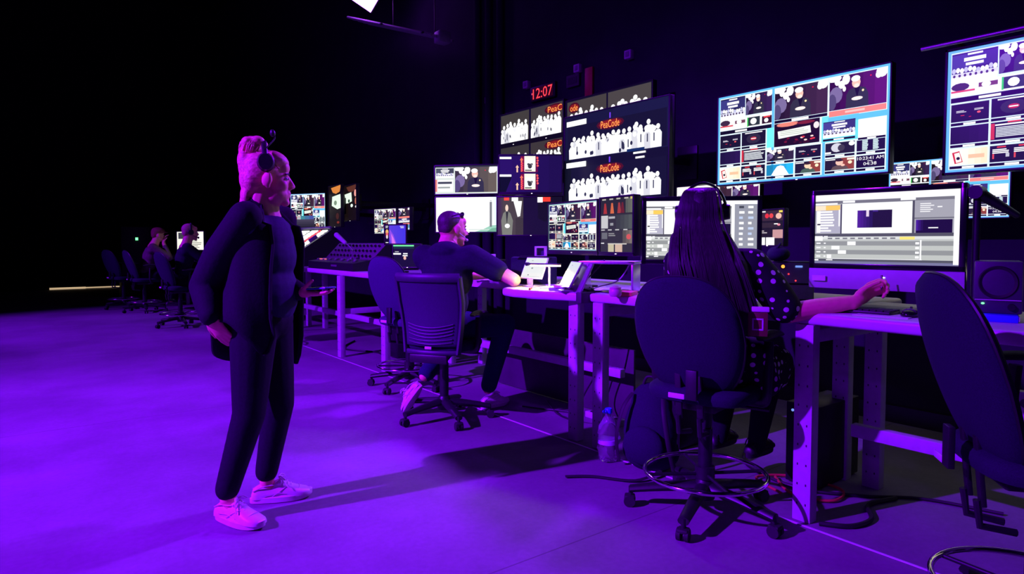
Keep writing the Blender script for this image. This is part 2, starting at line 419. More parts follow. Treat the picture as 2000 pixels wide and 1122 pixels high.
def multiview(p, border=(95, 185, 255), base=(225, 245, 255), tint=(70, 28, 74)):
    """the programme mosaic that every director's screen shows"""
    p.fill(border); p.rect(.012, .02, .988, .98, base)
    p.rect(.36, .02, .375, .98, border); p.rect(.33, .43, .375, .64, (115, 240, 250)); p.rect(.66, .66, .675, .98, border); p.rect(.655, .40, .85, .66, (110, 220, 245))
    p.rect(.69, .42, .988, .475, CY)
    stage(p.sub(.015, .03, .185, .27)); host(p.sub(.19, .03, .36, .25), (56, 34, 80))
    q = p.sub(.015, .27, .36, .385)
    q.rect(0, 0, 1, 1, (235, 235, 235)); q.oval(.1, .3, .10, .28, (60, 40, 60)); q.rect(.0, .55, .26, .68, (215, 70, 80)); q.rect(.55, .1, .78, .9, (40, 50, 50)); q.oval(.66, .5, .06, .3, WH)
    q.rect(.54, .08, .56, .95, (40, 200, 60)); q.rect(.82, .2, 1, .9, (46, 20, 26)); q.rect(.85, .2, .97, .34, (230, 60, 60)); q.oval(.9, .6, .04, .2, WH); q.rect(.3, .2, .5, .5, (110, 60, 80)); q.oval(.38, .35, .05, .2, WH)
    p.rect(.015, .39, .36, .43, BK); p.rect(.12, .40, .2, .42, WH)
    host(p.sub(.378, .035, .685, .36), (66, 40, 62)); label(p, .378, .685, .365, .395); host(p.sub(.695, .03, .985, .355), (96, 24, 110))
    p.rect(.695, .36, .985, .415, SAL); p.rect(.78, .375, .88, .395, (255, 190, 180))
    board(p.sub(.378, .40, .645, .645)); stage(p.sub(.665, .46, .835, .62), (70, 66, 150)); label(p, .665, .835, .63, .65)
    p.rect(.85, .48, .985, .655, WH); label(p, .85, .985, .655, .675)
    for (u0, u1, v0, v1, kk) in ((.018, .16, .445, .59, 0), (.168, .325, .44, .59, 1), (.018, .16, .63, .77, 2), (.168, .325, .63, .77, 3), (.335, .50, .67, .79, 'h'), (.51, .655, .67, .79, 0), (.68, .835, .675, .785, 'b'), (.845, .985, .68, .785, 5),
                                 (.018, .16, .815, .945, 'p'), (.168, .325, .815, .945, 4), (.335, .50, .83, .945, 'c'), (.51, .655, .83, .945, 'g'), (.68, .835, .83, .945, 'r'), (.845, .985, .83, .945, 'k')):
        q = p.sub(u0, v0, u1, v1)
        if kk == 'h': host(q, (50, 40, 62))
        elif kk == 'b':
            q.fill((30, 28, 40)); q.oval(.4, .45, .2, .4, (205, 205, 215)); q.oval(.55, .5, .12, .3, (60, 55, 66)); q.oval(.9, .2, .1, .2, WH); q.rect(0, .8, .2, .95, WH)
        elif kk == 'p': poster(q)
        elif kk == 'c': bust(q, (20, 120, 165), WH, WH, True)
        elif kk == 'g': bust(q, (26, 22, 36), (250, 205, 170), (70, 95, 80))
        elif kk == 'r': bust(q, (30, 24, 30), (250, 190, 170), (95, 75, 70))
        elif kk == 'k': clock(q)
        else: slide(q, kk)
        label(p, u0, u1, v1 + .008, v1 + .030)
def crowd(p, logo=None, n=17, bg=(20, 20, 44), flat=True):
    """a row of pale figures in front of a dark stage with the orange name above them"""
    p.fill(bg)
    if logo:
        p.oval((logo[1] + logo[3]) / 2, (logo[2] + logo[4]) / 2, (logo[3] - logo[1]) * .75, .16, (70, 14, 26)); p.oval((logo[1] + logo[3]) / 2, (logo[2] + logo[4]) / 2, (logo[3] - logo[1]) * .62, .11, (130, 26, 18))
        p.text(logo[0], logo[1], logo[2], logo[3], logo[4], (255, 150, 70), 1.25)
    r = random.Random(11)
    for row, (v, m) in enumerate(((.34, n // 2), (.44, n), (.54, n - 2))):
        for i in range(m):
            u = .05 + .9 * (i + .5 * (row % 2)) / m
            if logo and row == 0 and logo[1] - .06 < u < logo[3] + .06: continue
            vv = v + r.uniform(-.05, .05) - .10 * (u if row == 0 else u * .4)
            g = r.choice([255, 255, 250, 235, 205 if row else 255]); c = (g, g, min(255, g + 8)); w = .42 / n
            if row == 0 and u < .25: continue
            p.oval(u, vv, w * .72, .072, WH); p.poly([(u - w * 1.25, 1), (u - w * 1.35, vv + .17), (u - w * .6, vv + .08), (u + w * .6, vv + .08), (u + w * 1.35, vv + .17), (u + w * 1.25, 1)], c)
            if r.random() < .35: p.rect(u - w * .25, vv + .12, u + w * .2, vv + .34, (60, 62, 84))
    for i in range(9): p.oval(r.uniform(.1, .9), r.uniform(.75, .98), .012, .06, (40, 42, 66))
def tv_crowds(p):
    p.fill((13, 14, 34)); p.grad(0, 0, 1, .5, (16, 18, 44), (22, 24, 60), 4)
    for v0 in (.05, .53):
        q = p.sub(.03, v0 + .06, .985, v0 + .44); crowd(q, ('PeaCode', .37, .02, .56, .24), 17, (16, 17, 38)); p.rect(.02, v0, .235, v0 + .06, WH)
        p.rect(.47, v0 - .01, .482, v0 + .05, (110, 60, 230)); 
    p.rect(.64, .47, .80, .50, (14, 40, 90)); p.rect(.70, .51, .81, .53, WH); p.rect(.72, .56, .80, .58, WH)
def tv_quads(p):
    p.fill((14, 10, 34))
    crowd(p.sub(.015, .02, .485, .47), None, 7, (62, 58, 52)); crowd(p.sub(.515, .02, .985, .47), ('PeaC', .55, .08, .98, .28), 8, (62, 56, 54))
    p.rect(0, .47, 1, .545, (10, 8, 16)); p.rect(.22, .505, .24, .515, WH); p.rect(.74, .505, .76, .515, WH)
    crowd(p.sub(.015, .545, .485, .98), None, 7, (54, 50, 48)); crowd(p.sub(.515, .545, .985, .98), ('PeaC', .55, .08, .98, .28), 8, (58, 52, 50))
def tv_quads_two(p):
    p.fill((14, 10, 34))
    for v0 in (.02, .53):
        crowd(p.sub(.015, v0, .50, v0 + .45), ('ode', .08, .1, .28, .3), 7, (66, 60, 56)); crowd(p.sub(.52, v0, .985, v0 + .45), None, 6, (72, 66, 64))
def tv_posters(p):
    p.grad(0, 0, 1, 1, (38, 16, 96), (26, 12, 70), 5); p.poly([(0, .58), (.2, .58), (.1, 1), (0, 1)], (8, 12, 28))
    for v0 in (.02, .50):
        p.rect(.0, v0 + .02, .19, v0 + .08, WH); p.grad(.34, v0, .62, v0 + .44, (120, 10, 60), (90, 10, 70), 3)
        p.rect(.40, v0, .58, v0 + .42, (255, 248, 225)); p.rect(.42, v0 + .1, .56, v0 + .36, WH); p.oval(.49, v0 + .27, .035, .07, (60, 56, 60)); p.oval(.465, v0 + .22, .02, .03, (70, 66, 70)); p.oval(.52, v0 + .22, .02, .03, (110, 106, 110))
        p.rect(.41, v0 + .37, .52, v0 + .40, (60, 70, 70))
        for u, va, vb, c in ((.355, .04, .42, (255, 120, 90)), (.285, .24, .44, (255, 200, 170))):
            p.poly([(u - .012, v0 + vb), (u - .012, v0 + va + .07), (u - .028, v0 + va + .07), (u, v0 + va), (u + .028, v0 + va + .07), (u + .012, v0 + va + .07), (u + .012, v0 + vb)], c)
        for i in range(4): p.oval(.362, v0 + .2 + .06 * i, .02, .022, (235, 60, 80)); p.oval(.61 + .006 * (i % 2), v0 + .05 + .07 * i, .018, .03, (245, 90, 90))
def ui_edit(p, full=True):
    """the editing program: white menu bar, bin list, viewer, inspector, timeline"""
    p.fill((196, 200, 196)); p.rect(0, 0, 1, .09, WH); p.rect(.0, .09, 1, .135, (120, 120, 126)); p.rect(.0, .12, .17, .145, WH); p.rect(.21, .095, .3, .125, WH); p.rect(.62, .09, .72, .12, WH)
    p.rect(0, .15, .195, .56, (180, 178, 196)); p.rect(0, .155, .19, .225, (255, 205, 90)); p.rect(0, .155, .08, .225, (255, 235, 200))
    bars(p, .02, .235, .15, .55, 8, WH, .62, .62, 5); p.rect(.01, .23, .04, .55, (255, 252, 245)); p.rect(.015, .42, .04, .44, (40, 40, 44)); p.rect(.18, .22, .19, .46, WH)
    p.rect(.195, .14, .205, .58, (60, 58, 70)); p.rect(.205, .135, .70, .565, (252, 254, 252))
    q = p.sub(.32, .24, .565, .485); q.fill((26, 20, 40)); q.grad(0, 0, .45, 1, (84, 34, 160), (30, 22, 70), 5); q.rect(.26, .0, .34, .36, (235, 215, 235)); q.rect(.45, 0, .6, .1, (60, 36, 130))
    p.rect(.70, .13, .715, .58, (80, 80, 88)); p.rect(.715, .13, .965, .57, (168, 168, 176)); bars(p, .75, .17, .84, .30, 5, (245, 245, 245), .5, .7, 8); p.rect(.86, .215, .89, .23, WH)
    p.rect(.715, .36, .965, .375, (110, 110, 118)); q = p.sub(.725, .39, .955, .57); q.fill((24, 14, 50)); q.grad(0, 0, .2, .8, (80, 34, 170), (28, 16, 60), 3); q.rect(.35, .56, .62, .64, WH)
    p.rect(0, .565, .965, .61, (84, 84, 92)); p.rect(0, .61, .965, .65, (225, 228, 225)); p.rect(.62, .615, .72, .655, (250, 235, 120)); p.rect(.0, .6, .06, .67, WH); p.rect(.07, .6, .1, .615, WH)
    for i in range(9): p.rect(.10 + i * .057, .625, .135 + i * .057, .645, (120, 120, 126))
    for i in range(4):
        v = .675 + i * .063; p.rect(0, v, .965, v + .063, (150, 153, 152) if i % 2 == 0 else (196, 200, 194))
        p.rect(.012, v + .022, .045, v + .04, WH); p.rect(.07, v + .022, .085, v + .04, WH); p.rect(.725, v + .015, .75, v + .045, WH)
    for u, i in ((.25, 0), (.13, 1), (.18, 2), (.095, 3)): p.rect(u, .68 + i * .063, u + (.062 if i < 3 else .035), .733 + i * .063, (255, 255, 255))
    p.rect(.10, .925, .77, .932, WH); p.rect(.755, .66, .765, .93, WH); p.rect(0, .932, .965, .965, (88, 90, 96)); p.rect(0, .965, 1, 1, (124, 124, 158)); p.rect(.0, .94, .03, .962, WH); p.rect(.09, .94, .14, .955, WH)
    p.rect(.965, .09, 1, .985, WH)
def ui_desktop(p):
    p.fill((222, 222, 226)); q = p.sub(0, 0, .80, 1); ui_edit(q); p.rect(0, 0, 1, .06, WH); p.rect(.8, .06, 1, .96, (150, 152, 166)); q = p.sub(.205 * .8, .135, .70 * .8, .565); q.fill((253, 253, 253)); q.rect(.25, .3, .34, .75, (235, 60, 50))
    r = random.Random(5)
    for i in range(9):
        for u in (.84, .92): p.rect(u, .09 + i * .09, u + r.uniform(.03, .05), .13 + i * .09, r.choice([WH, WH, (70, 72, 84), (190, 205, 235)]))
    p.rect(0, .965, 1, 1, (70, 70, 76))
def ui_top(p):
    p.fill((40, 46, 46)); p.rect(0, .05, 1, 1, (214, 224, 214)); q = p.sub(.01, .08, .30, .42); stage(q, (80, 90, 90)); p.rect(.02, .5, .29, .92, WH); p.rect(.0, .48, .03, .92, (230, 130, 120)); p.rect(.04, .56, .27, .64, (60, 66, 64)); p.rect(.04, .74, .24, .8, (150, 158, 150))
    host(p.sub(.32, .05, .985, .95), (106, 96, 78))
def ui_web(p):
    p.fill((255, 255, 255)); p.grad(.86, .0, 1, .8, (245, 252, 255), (210, 240, 245), 3); p.poly([(.62, 1), (.74, .93), (.86, .82), (1, .80), (1, 1)], (150, 205, 180)); p.poly([(.8, 1), (.88, .9), (1, .88), (1, 1)], (110, 170, 140)); p.rect(.845, .14, .88, .86, (120, 122, 124)); p.rect(.52, .925, .84, .95, (200, 215, 205)); p.rect(.85, .1, .875, .12, (150, 150, 150))
def ui_sheet(p):
    p.fill((58, 56, 60)); q = p.sub(0, 0, 1, .30); q.fill((46, 44, 48))
    for u, c in ((.14, (190, 60, 50)), (.36, (240, 120, 70)), (.58, (180, 66, 60)), (.68, (120, 40, 40))): q.poly([(u - .05, .95), (u - .02, .3), (u + .03, .3), (u + .07, .95)], c)
    q.grad(.78, .05, 1, .95, (92, 98, 88), (128, 130, 112), 3)
    for u in (.05, .28, .5, .74): q.rect(u, .02, u + .12, .1, (220, 215, 200))
    q.rect(.92, 0, 1, .14, (230, 215, 120))
    p.rect(.02, .32, .24, .56, (225, 225, 225)); p.rect(.26, .34, .46, .38, (200, 200, 205)); p.rect(.31, .46, .41, .51, (170, 172, 176)); p.grad(.5, .32, 1, .58, (60, 62, 64), (96, 104, 98), 4)
    for u in (.02, .24, .47, .72): p.rect(u, .58, u + .12, .60, (225, 225, 225))
    p.rect(.04, .64, .22, .76, (120, 122, 126)); bars(p, .26, .65, .48, .72, 2, (160, 160, 160), .6, .8); p.grad(.70, .6, 1, .84, (90, 84, 78), (150, 136, 124), 3); p.oval(.88, .72, .07, .05, (240, 100, 100))
    p.rect(.02, .83, .12, .85, WH); p.rect(.24, .84, .82, .86, (235, 230, 220)); p.rect(.25, .86, .43, 1, (226, 216, 178)); p.rect(.47, .86, .69, 1, (240, 205, 180))
def ui_dark(p):
    p.fill((30, 24, 30)); q = p.sub(.05, .02, .98, .30); q.fill((60, 40, 50)); q.oval(.15, .6, .1, .3, (240, 210, 210)); q.oval(.45, .5, .07, .25, (230, 50, 60)); q.oval(.6, .5, .07, .25, (230, 70, 70)); q.oval(.85, .55, .1, .3, (240, 190, 170)); q.rect(.86, .0, .98, .2, (240, 220, 90)); q.rect(.1, 0, .4, .12, WH)
    p.rect(.0, .36, .3, .56, WH); p.rect(.06, .42, .24, .52, (36, 30, 36)); p.rect(.3, .36, .9, .5, (50, 38, 44)); p.oval(.85, .42, .05, .03, (255, 140, 160)); p.rect(.7, .38, .82, .41, WH)
    bars(p, .04, .58, .5, .68, 2, (190, 180, 185), .6, .7); p.rect(.66, .56, 1, .80, (200, 150, 150)); p.rect(.12, .78, .42, 1, WH); p.rect(.45, .78, .72, 1, WH)
def ui_speaker(p):
    p.fill((70, 62, 58)); p.grad(0, 0, .2, 1, (60, 30, 76), (70, 60, 62), 3); p.rect(.25, 0, .45, .08, (240, 70, 50)); p.rect(.55, 0, .8, .1, WH); p.poly([(.62, .1), (.95, .1), (.88, .5), (.78, .52)], WH)
    p.poly([(.18, 1), (.14, .62), (.22, .42), (.36, .34), (.5, .42), (.6, .62), (.56, 1)], (120, 122, 110)); p.oval(.36, .28, .06, .09, (240, 210, 190)); p.poly([(.32, .38), (.36, .75), (.42, .38)], (44, 46, 40)); p.oval(.38, .76, .10, .06, WH)
    p.rect(.7, .55, 1, 1, (58, 52, 46))
def ui_portrait(p, s=0):
    p.fill((20, 12, 12)); p.poly([(.2, .04), (1, 0), (.9, .16), (.6, .2), (.35, .16)], (215, 130, 60) if s == 0 else (90, 46, 34))
    c = (226, 250, 226)
    if s == 0: p.poly([(.3, .26), (.95, .22), (1, .55), (.7, .58), (.25, .48)], c); p.oval(.55, .42, .12, .06, (120, 140, 120)); p.oval(.7, .75, .12, .08, (66, 28, 22)); p.oval(.75, .9, .1, .03, (120, 40, 30))
    else: p.poly([(.05, .24), (.6, .2), (.64, .46), (.36, .5), (.15, .5)], c); p.oval(.62, .58, .1, .05, c); p.oval(.92, .24, .1, .10, (240, 160, 150)); p.oval(.95, .46, .08, .1, (190, 110, 90)); p.oval(.95, .62, .06, .03, WH); p.oval(.4, .44, .08, .05, (40, 60, 50))
def ui_laptop(p):
    p.fill((16, 10, 30)); p.rect(.02, .02, .2, .96, (12, 10, 24)); p.oval(.1, .36, .07, .14, (250, 190, 110)); p.oval(.1, .5, .06, .12, (245, 110, 110)); p.oval(.1, .62, .05, .1, (240, 220, 220)); p.rect(.03, .9, .16, .94, WH)
    p.grad(.2, .02, .98, .97, (96, 66, 230), (70, 56, 235), 6); p.poly([(.22, .2), (.40, .5), (.55, .97), (.3, .97), (.2, .6)], (150, 80, 240)); p.poly([(.3, .45), (.42, .7), (.5, .97), (.34, .97)], (230, 120, 250)); p.rect(.03, .04, .16, .08, WH); p.rect(.03, .12, .14, .15, WH); p.rect(.72, .06, .9, .09, WH); p.rect(.75, .13, .9, .16, WH)
def ui_tablet(p):
    p.fill((236, 240, 238)); p.grad(0, 0, 1, 1, (226, 236, 236), (244, 244, 238), 4, True); p.rect(.28, .12, .36, .16, (180, 186, 188)); p.oval(.42, .52, .05, .04, (150, 155, 156)); p.rect(.30, .84, .36, .89, (120, 122, 124)); p.rect(.1, .93, .9, .95, (205, 208, 206))
def ui_console(p):
    p.fill((16, 20, 26))
    for i in range(4):
        for j in range(8): p.rect(.04 + j * .12, .1 + i * .22, .12 + j * .12, .24 + i * .22, (60, 90, 120) if (i + j) % 3 else (130, 130, 150))

# ------------------------------------------------------------------ screens as things
def unit(name, lab, cat, PL, PR, z0, z1, paint, bez=0.012, chin=0.0, depth=0.045, mount=None, m_case=None, group=None, k=1.15, tilt=0.0, foot=0.95, wall=4.9, chin_m=None, nx=0.0, ny=0.0):
    """a screen between two points (the viewer's left and right end) from z0 to z1; mount: wall, foot, stub"""
    PL, PR = Vector((PL[0], PL[1], 0)), Vector((PR[0], PR[1], 0)); d = PR - PL; w = d.length; h = z1 - z0
    rz = atan2(d.y, d.x); c = (PL + PR) / 2; zc = (z0 + z1) / 2
    t = thing(name, lab, cat, (c.x, c.y, zc), rz, group); m_case = m_case or M_black
    R = Matrix.Rotation(tilt, 4, 'X')
    b = B(R); f = bez; dp = depth
    # casing: back shell and a raised bezel round the picture
    b.box((0, dp / 2 + .004, -chin / 2), (w + 2 * f, dp, h + 2 * f + chin), bev=.006)
    b.box((0, 0, h / 2 + f / 2), (w + 2 * f, .014, f), bev=.002); b.box((0, 0, -h / 2 - f / 2), (w + 2 * f, .014, f), bev=.002)
    b.box((-w / 2 - f / 2, 0, 0), (f, .014, h + 2 * f), bev=.002); b.box((w / 2 + f / 2, 0, 0), (f, .014, h + 2 * f), bev=.002)
    b.box((0, dp + .02, -.02), (w * .5, .04, h * .5), bev=.012)
    b.build('casing', m_case, t)
    if chin > 0:
        q = B(R); q.box((0, -.002, -h / 2 - f - chin / 2), (w + 2 * f, .012, chin), bev=.003); q.build('chin', chin_m or m_case, t)
    p = Paint(w, h, k); paint(p); p.build('screen', t, R)
    q = B(R); q.box((w * .02, -.008, -h / 2 - f * .5 - chin * .5), (.012, .004, .004)); q.build('power_light', E_white, t)
    bottom = -h / 2 - f - chin
    if mount == 'wall':
        reach = (wall - c.x - .12 * abs(cos(rz))) / max(abs(sin(rz)), .3)
        q = B(); q.box((0, dp + .05, 0), (.30, .03, .22), bev=.004); q.box((0, (dp + .05 + reach) / 2, 0), (.06, max(reach - dp - .05, .02), .06), bev=.004); q.box((0, reach - .012, 0), (.22, .02, .30), bev=.004)
        q.build('wall_bracket', M_dmetal, t)
    elif mount == 'foot':
        zb = foot - zc
        q = B(); q.box((nx, dp + .03 + ny, (zb + 0) / 2), (.05 if ny else .09, .025, abs(zb) - .01), bev=.005)
        if ny: q.box((nx, dp + .02 + ny / 2, 0), (.05, ny + .02, .05)); q.build('stand_neck', M_dmetal, t)
        q = B(); q.box((nx, (dp * .5 + .02) if not ny else dp + .03 + ny, zb + .008), (min(.26, w * .55), .19 if not ny else .08, .014), bev=.005); q.build('stand_base', M_dmetal, t)
    elif mount == 'post':
        q = B(); q.cyl((0, dp + .06, -zc), (0, dp + .06, h * .3), .025); q.box((0, dp + .04, 0), (.16, .04, .16), bev=.004); q.build('stand_post', M_dmetal, t)
        q = B(); q.box((0, dp + .06, -zc + .012), (.5, .34, .022), bev=.006); q.build('stand_base', M_dmetal, t)
    return t
# ------------------------------------------------------------------ the hall
def concrete():
    m = bpy.data.materials.new('polished_concrete'); m.use_nodes = True; nt = m.node_tree; p = nt.nodes['Principled BSDF']; L = nt.links.new
    tc = nt.nodes.new('ShaderNodeTexCoord')
    n1 = nt.nodes.new('ShaderNodeTexNoise'); n1.inputs['Scale'].default_value = 0.9; n1.inputs['Detail'].default_value = 7; n1.inputs['Roughness'].default_value = 0.62
    n2 = nt.nodes.new('ShaderNodeTexNoise'); n2.inputs['Scale'].default_value = 38; n2.inputs['Detail'].default_value = 3
    r1 = nt.nodes.new('ShaderNodeValToRGB'); r1.color_ramp.elements[0].position = 0.32; r1.color_ramp.elements[1].position = 0.72
    r1.color_ramp.elements[0].color = (0.17, 0.17, 0.175, 1); r1.color_ramp.elements[1].color = (0.32, 0.32, 0.32, 1)
    mx = nt.nodes.new('ShaderNodeMixRGB'); mx.blend_type = 'MULTIPLY'; mx.inputs[0].default_value = 0.25
    L(tc.outputs['Object'], n1.inputs['Vector']); L(tc.outputs['Object'], n2.inputs['Vector'])
    L(n1.outputs['Fac'], r1.inputs[0]); L(r1.outputs[0], mx.inputs[1]); L(n2.outputs['Fac'], mx.inputs[2])
    sp = nt.nodes.new('ShaderNodeSeparateXYZ'); L(tc.outputs['Object'], sp.inputs[0])
    def math_(op, a, b=None):
        q = nt.nodes.new('ShaderNodeMath'); q.operation = op
        for i, v in enumerate((a, b)):
            if v is None: continue
            if isinstance(v, (int, float)): q.inputs[i].default_value = v
            else: L(v, q.inputs[i])
        return q.outputs[0]
    def joint(c, off, period):
        a = math_('DIVIDE', math_('SUBTRACT', c, off), period); a = math_('FRACT', math_('ADD', a, 100.5)); a = math_('ABSOLUTE', math_('SUBTRACT', a, 0.5))
        return math_('LESS_THAN', math_('MULTIPLY', a, period), 0.004)
    j = math_('MAXIMUM', joint(sp.outputs[1], 2.0, 3.33), joint(sp.outputs[0], -3.9, 6.66))
    mj = nt.nodes.new('ShaderNodeMixRGB'); L(math_('MULTIPLY', j, 0.55), mj.inputs[0]); L(mx.outputs[0], mj.inputs[1]); mj.inputs[2].default_value = (0.06, 0.06, 0.06, 1)
    L(mj.outputs[0], p.inputs['Base Color'])
    rr = nt.nodes.new('ShaderNodeMapRange'); rr.inputs[3].default_value = 0.58; rr.inputs[4].default_value = 0.75; L(n1.outputs['Fac'], rr.inputs[0]); L(rr.outputs[0], p.inputs['Roughness'])
    bp = nt.nodes.new('ShaderNodeBump'); bp.inputs['Strength'].default_value = 0.12; bp.inputs['Distance'].default_value = 0.003; L(n2.outputs['Fac'], bp.inputs['Height']); L(bp.outputs[0], p.inputs['Normal'])
    p.inputs['Specular IOR Level'].default_value = 0.18
    return m
M_conc = concrete()
M_wall = mat('black_painted_wall', (0.024, 0.022, 0.034), 0.9, noise=0.12, scale=3, spec=0.1)
M_drape = mat('black_drape', (0.010, 0.009, 0.012), 0.95, noise=0.2, scale=8, spec=0.05)
XW, YF, ZC = 4.9, 21.0, 8.0
def structure(name, c, size, m):
    b = B(); b.box(c, size); o = b.build(name, m); o['kind'] = 'structure'; return o
structure('floor', (-2.6, 9, -0.05), (15.4, 24.4, 0.1), M_conc)
structure('ceiling', (-2.6, 9, ZC + 0.05), (15.4, 24.4, 0.1), M_drape)
structure('wall_right', (XW + 0.1, 9, ZC / 2), (0.2, 24.4, ZC), M_wall)
structure('wall_far', (-2.6, YF + 0.1, ZC / 2), (15.4, 0.2, ZC), M_drape)
structure('wall_left', (-10.2, 9, ZC / 2), (0.2, 24.4, ZC), M_drape)
structure('wall_near', (-2.6, -3.1, ZC / 2), (15.4, 0.2, ZC), M_drape)
structure('trim_1', (2.765, 5.2, 0.0015), (0.012, 12.0, 0.003), M_white)        # metal joint strip in the slab
structure('trim_2', (XW - 0.02, 9, 0.06), (0.03, 24.0, 0.12), M_black)
# loading door at the far end with light leaking under it
b = B(); b.box((1.0, YF - 0.02, 1.9), (5.2, 0.04, 3.66)); o = b.build('door_1', M_drape); o['kind'] = 'structure'
b = B(); b.box((1.08, YF - 0.03, 0.035), (.80, 0.03, 0.05)); b.box((1.98, YF - 0.03, 0.035), (1.0, 0.03, 0.032))
o = b.build('light_gap', E_strip); tag(o, 'thin line of warm light shining along the floor under the far loading door', 'light')
# vertical wall conduits beside the two stacked monitors
for i, yy in enumerate((6.65, 6.9, 7.15)):
    b = B(); b.cyl((XW - 0.05, yy, 0.0), (XW - 0.05, yy, ZC), 0.045); o = b.build('conduit', M_wall)
    tag(o, 'dark vertical conduit pipe running up the wall above the paired white monitors', 'pipe', 'wall conduits')

# ------------------------------------------------------------------ desks
def upright(b, x, y, h, sx=0.06, sy=0.085):
    b.mi = 0; b.box((x, y, h / 2), (sx, sy, h), bev=0.004)
    b.mi = 1
    for k in range(int(h / 0.09)):
        z = 0.08 + 0.09 * k
        for dy in (-.02, .02): b.box((x - sx / 2, y + dy, z), (0.003, 0.006, 0.010))
    b.mi = 0
DT = 0.95
M_dpanel = mat('dark_panel', (0.05, 0.05, 0.05), 0.7, noise=0.2, scale=6)
def desk(name, lab, poly, legs, rails, panel=None, group='white control desks'):
    t = thing(name, lab, 'desk', (legs[0][0], legs[0][1], 0), 0, group)
    M = Matrix.Translation(-Vector((legs[0][0], legs[0][1], 0)))
    b = B(M); b.prism(poly, DT - 0.055, DT, bev=0.018); b.build('tabletop', M_desk, t)
    for x, y in legs:
        b = B(M); upright(b, x, y, DT - 0.055); b.build('leg', [M_lgrey, M_deskdark], t)
    for p0, p1 in rails:
        v = (Vector(p0) + Vector(p1)) / 2; s = Vector(p1) - Vector(p0)
        b = B(M); b.box(v, (max(abs(s.x), .05), max(abs(s.y), .05), max(abs(s.z), .06)), bev=.004); b.build('crossbar', M_lgrey, t)
    if panel:
        v, s = panel; b = B(M); b.box(v, s, bev=.003); b.build('back_panel', M_dpanel, t)
    return t
def rect(x0, x1, y0, y1): return [(x0, y0), (x1, y0), (x1, y1), (x0, y1)]
FX, BX = 2.80, 3.62
desk('control_desk', 'white desk holding the big editing monitor and the black loudspeaker', rect(FX, BX, -0.62, 1.58), [(2.83, 1.535), (3.5, 1.535), (2.83, -0.5), (3.5, -0.5)],
     [((3.2, -0.45, .36), (3.2, 1.5, .36)), ((2.86, 1.535, .84), (3.47, 1.535, .84))], None)
desk('control_desk', 'white desk where the woman in the polka dot dress sits', rect(FX, 3.95, 1.60, 2.91), [(2.83, 2.84), (3.5, 2.84), (3.5, 1.70)],
     [((2.86, 2.84, .84), (3.47, 2.84, .84))], None)
desk('control_desk', 'white wave shaped desk with the lit lamp, under the man\'s elbow', [(2.76, 2.97), (3.95, 2.97), (3.95, 5.70), (3.02, 5.70), (3.02, 4.10), (2.94, 3.86), (2.80, 3.72), (2.66, 3.62), (2.63, 3.48), (2.66, 3.3)],
     [(2.83, 3.06), (3.85, 3.06), (3.06, 5.6), (3.85, 5.6)], [((3.3, 3.1, .36), (3.3, 5.55, .36)), ((3.1, 5.6, .3), (3.47, 5.6, .3))], ((3.42, 3.9, .26), (.02, 1.6, .5)))
desk('control_desk', 'white desk under the video switcher with the lit white buttons', rect(FX + .02, BX + .16, 5.74, 9.45), [(2.85, 5.80), (2.83, 6.84), (2.85, 9.3), (3.6, 5.80), (3.6, 9.3)],
     [((3.25, 5.85, .36), (3.25, 9.2, .36)), ((2.86, 5.80, .5), (3.55, 5.80, .5)), ((2.86, 6.84, .5), (3.55, 6.84, .5))], None)
b = B(); b.box((2.79, 2.935, DT - .027), (.12, .05, .066), bev=.006); o = b.build('edge_joint', M_deskdark); tag(o, 'dark corner joint between the lamp desk and the polka dot woman\'s desk', 'joint')
desk('control_desk', 'white desk far off in the dark by the two seated people', rect(FX - .1, BX, 9.6, 14.6), [(2.75, 9.7), (2.75, 12.0), (2.75, 14.5), (3.5, 9.7), (3.5, 14.5)], [((3.2, 9.75, .36), (3.2, 14.4, .36))], None)

# ------------------------------------------------------------------ big wall screens
unit('wall_television', 'large hung television with a blue framed programme mosaic, nearest the loudspeaker but fully in view', 'television', at(1404, 190, X=4.15), at(1740, 120, X=4.15), at(1403, 362, X=4.15).z, at(1404, 192, X=4.15).z, multiview, .010, .0, .05, 'wall', group='hung televisions', k=1.2)
pl = at(1850, 200, X=3.95); w_ = 1.19
unit('wall_television', 'large hung television with a programme mosaic, cut off by the photo edge, above the loudspeaker', 'television', pl, (3.95, pl.y - w_), at(1846, 338, X=3.95).z, at(1850, 103, X=3.95).z,
     lambda p: multiview(p, (95, 175, 255), (215, 235, 255), (60, 26, 84)), .014, .0, .05, 'wall', group='hung televisions', k=1.2)
unit('wall_television', 'large hung television showing two rows of pale figures under an orange name', 'television', at(1104, 236, X=3.92), at(1307, 180, X=3.92), at(1108, 398, X=3.92).z, at(1104, 232, X=3.92).z, tv_crowds, .010, .0, .05, 'wall', group='hung televisions', k=1.25)
unit('wall_television', 'hung television of four grey crowd pictures, above the monitor with the red arrows', 'television', at(977, 226, X=4.6), at(1101, 199, X=4.6), at(977, 346, X=4.6).z, at(977, 226, X=4.6).z, tv_quads, .006, .0, .05, 'wall', group='hung televisions', k=1.15)
unit('wall_television', 'hung television mostly hidden behind the one with two rows of pale figures', 'television', at(1106, 199, X=4.6), at(1275, 160, X=4.6), at(1106, 340, X=4.6).z, at(1106, 199, X=4.6).z, tv_quads_two, .006, .0, .05, 'wall', group='hung televisions', k=1.15)
unit('wall_monitor', 'small mosaic monitor low on the wall behind the slanting black arm', 'monitor', at(1737, 330, X=4.6), at(1974, 330, X=4.6), at(1973, 424, X=4.6).z, at(1738, 319, X=4.6).z, lambda p: multiview(p, (110, 190, 255), (235, 245, 255)), .008, .0, .04, 'wall', group='low wall monitors', k=1.2)
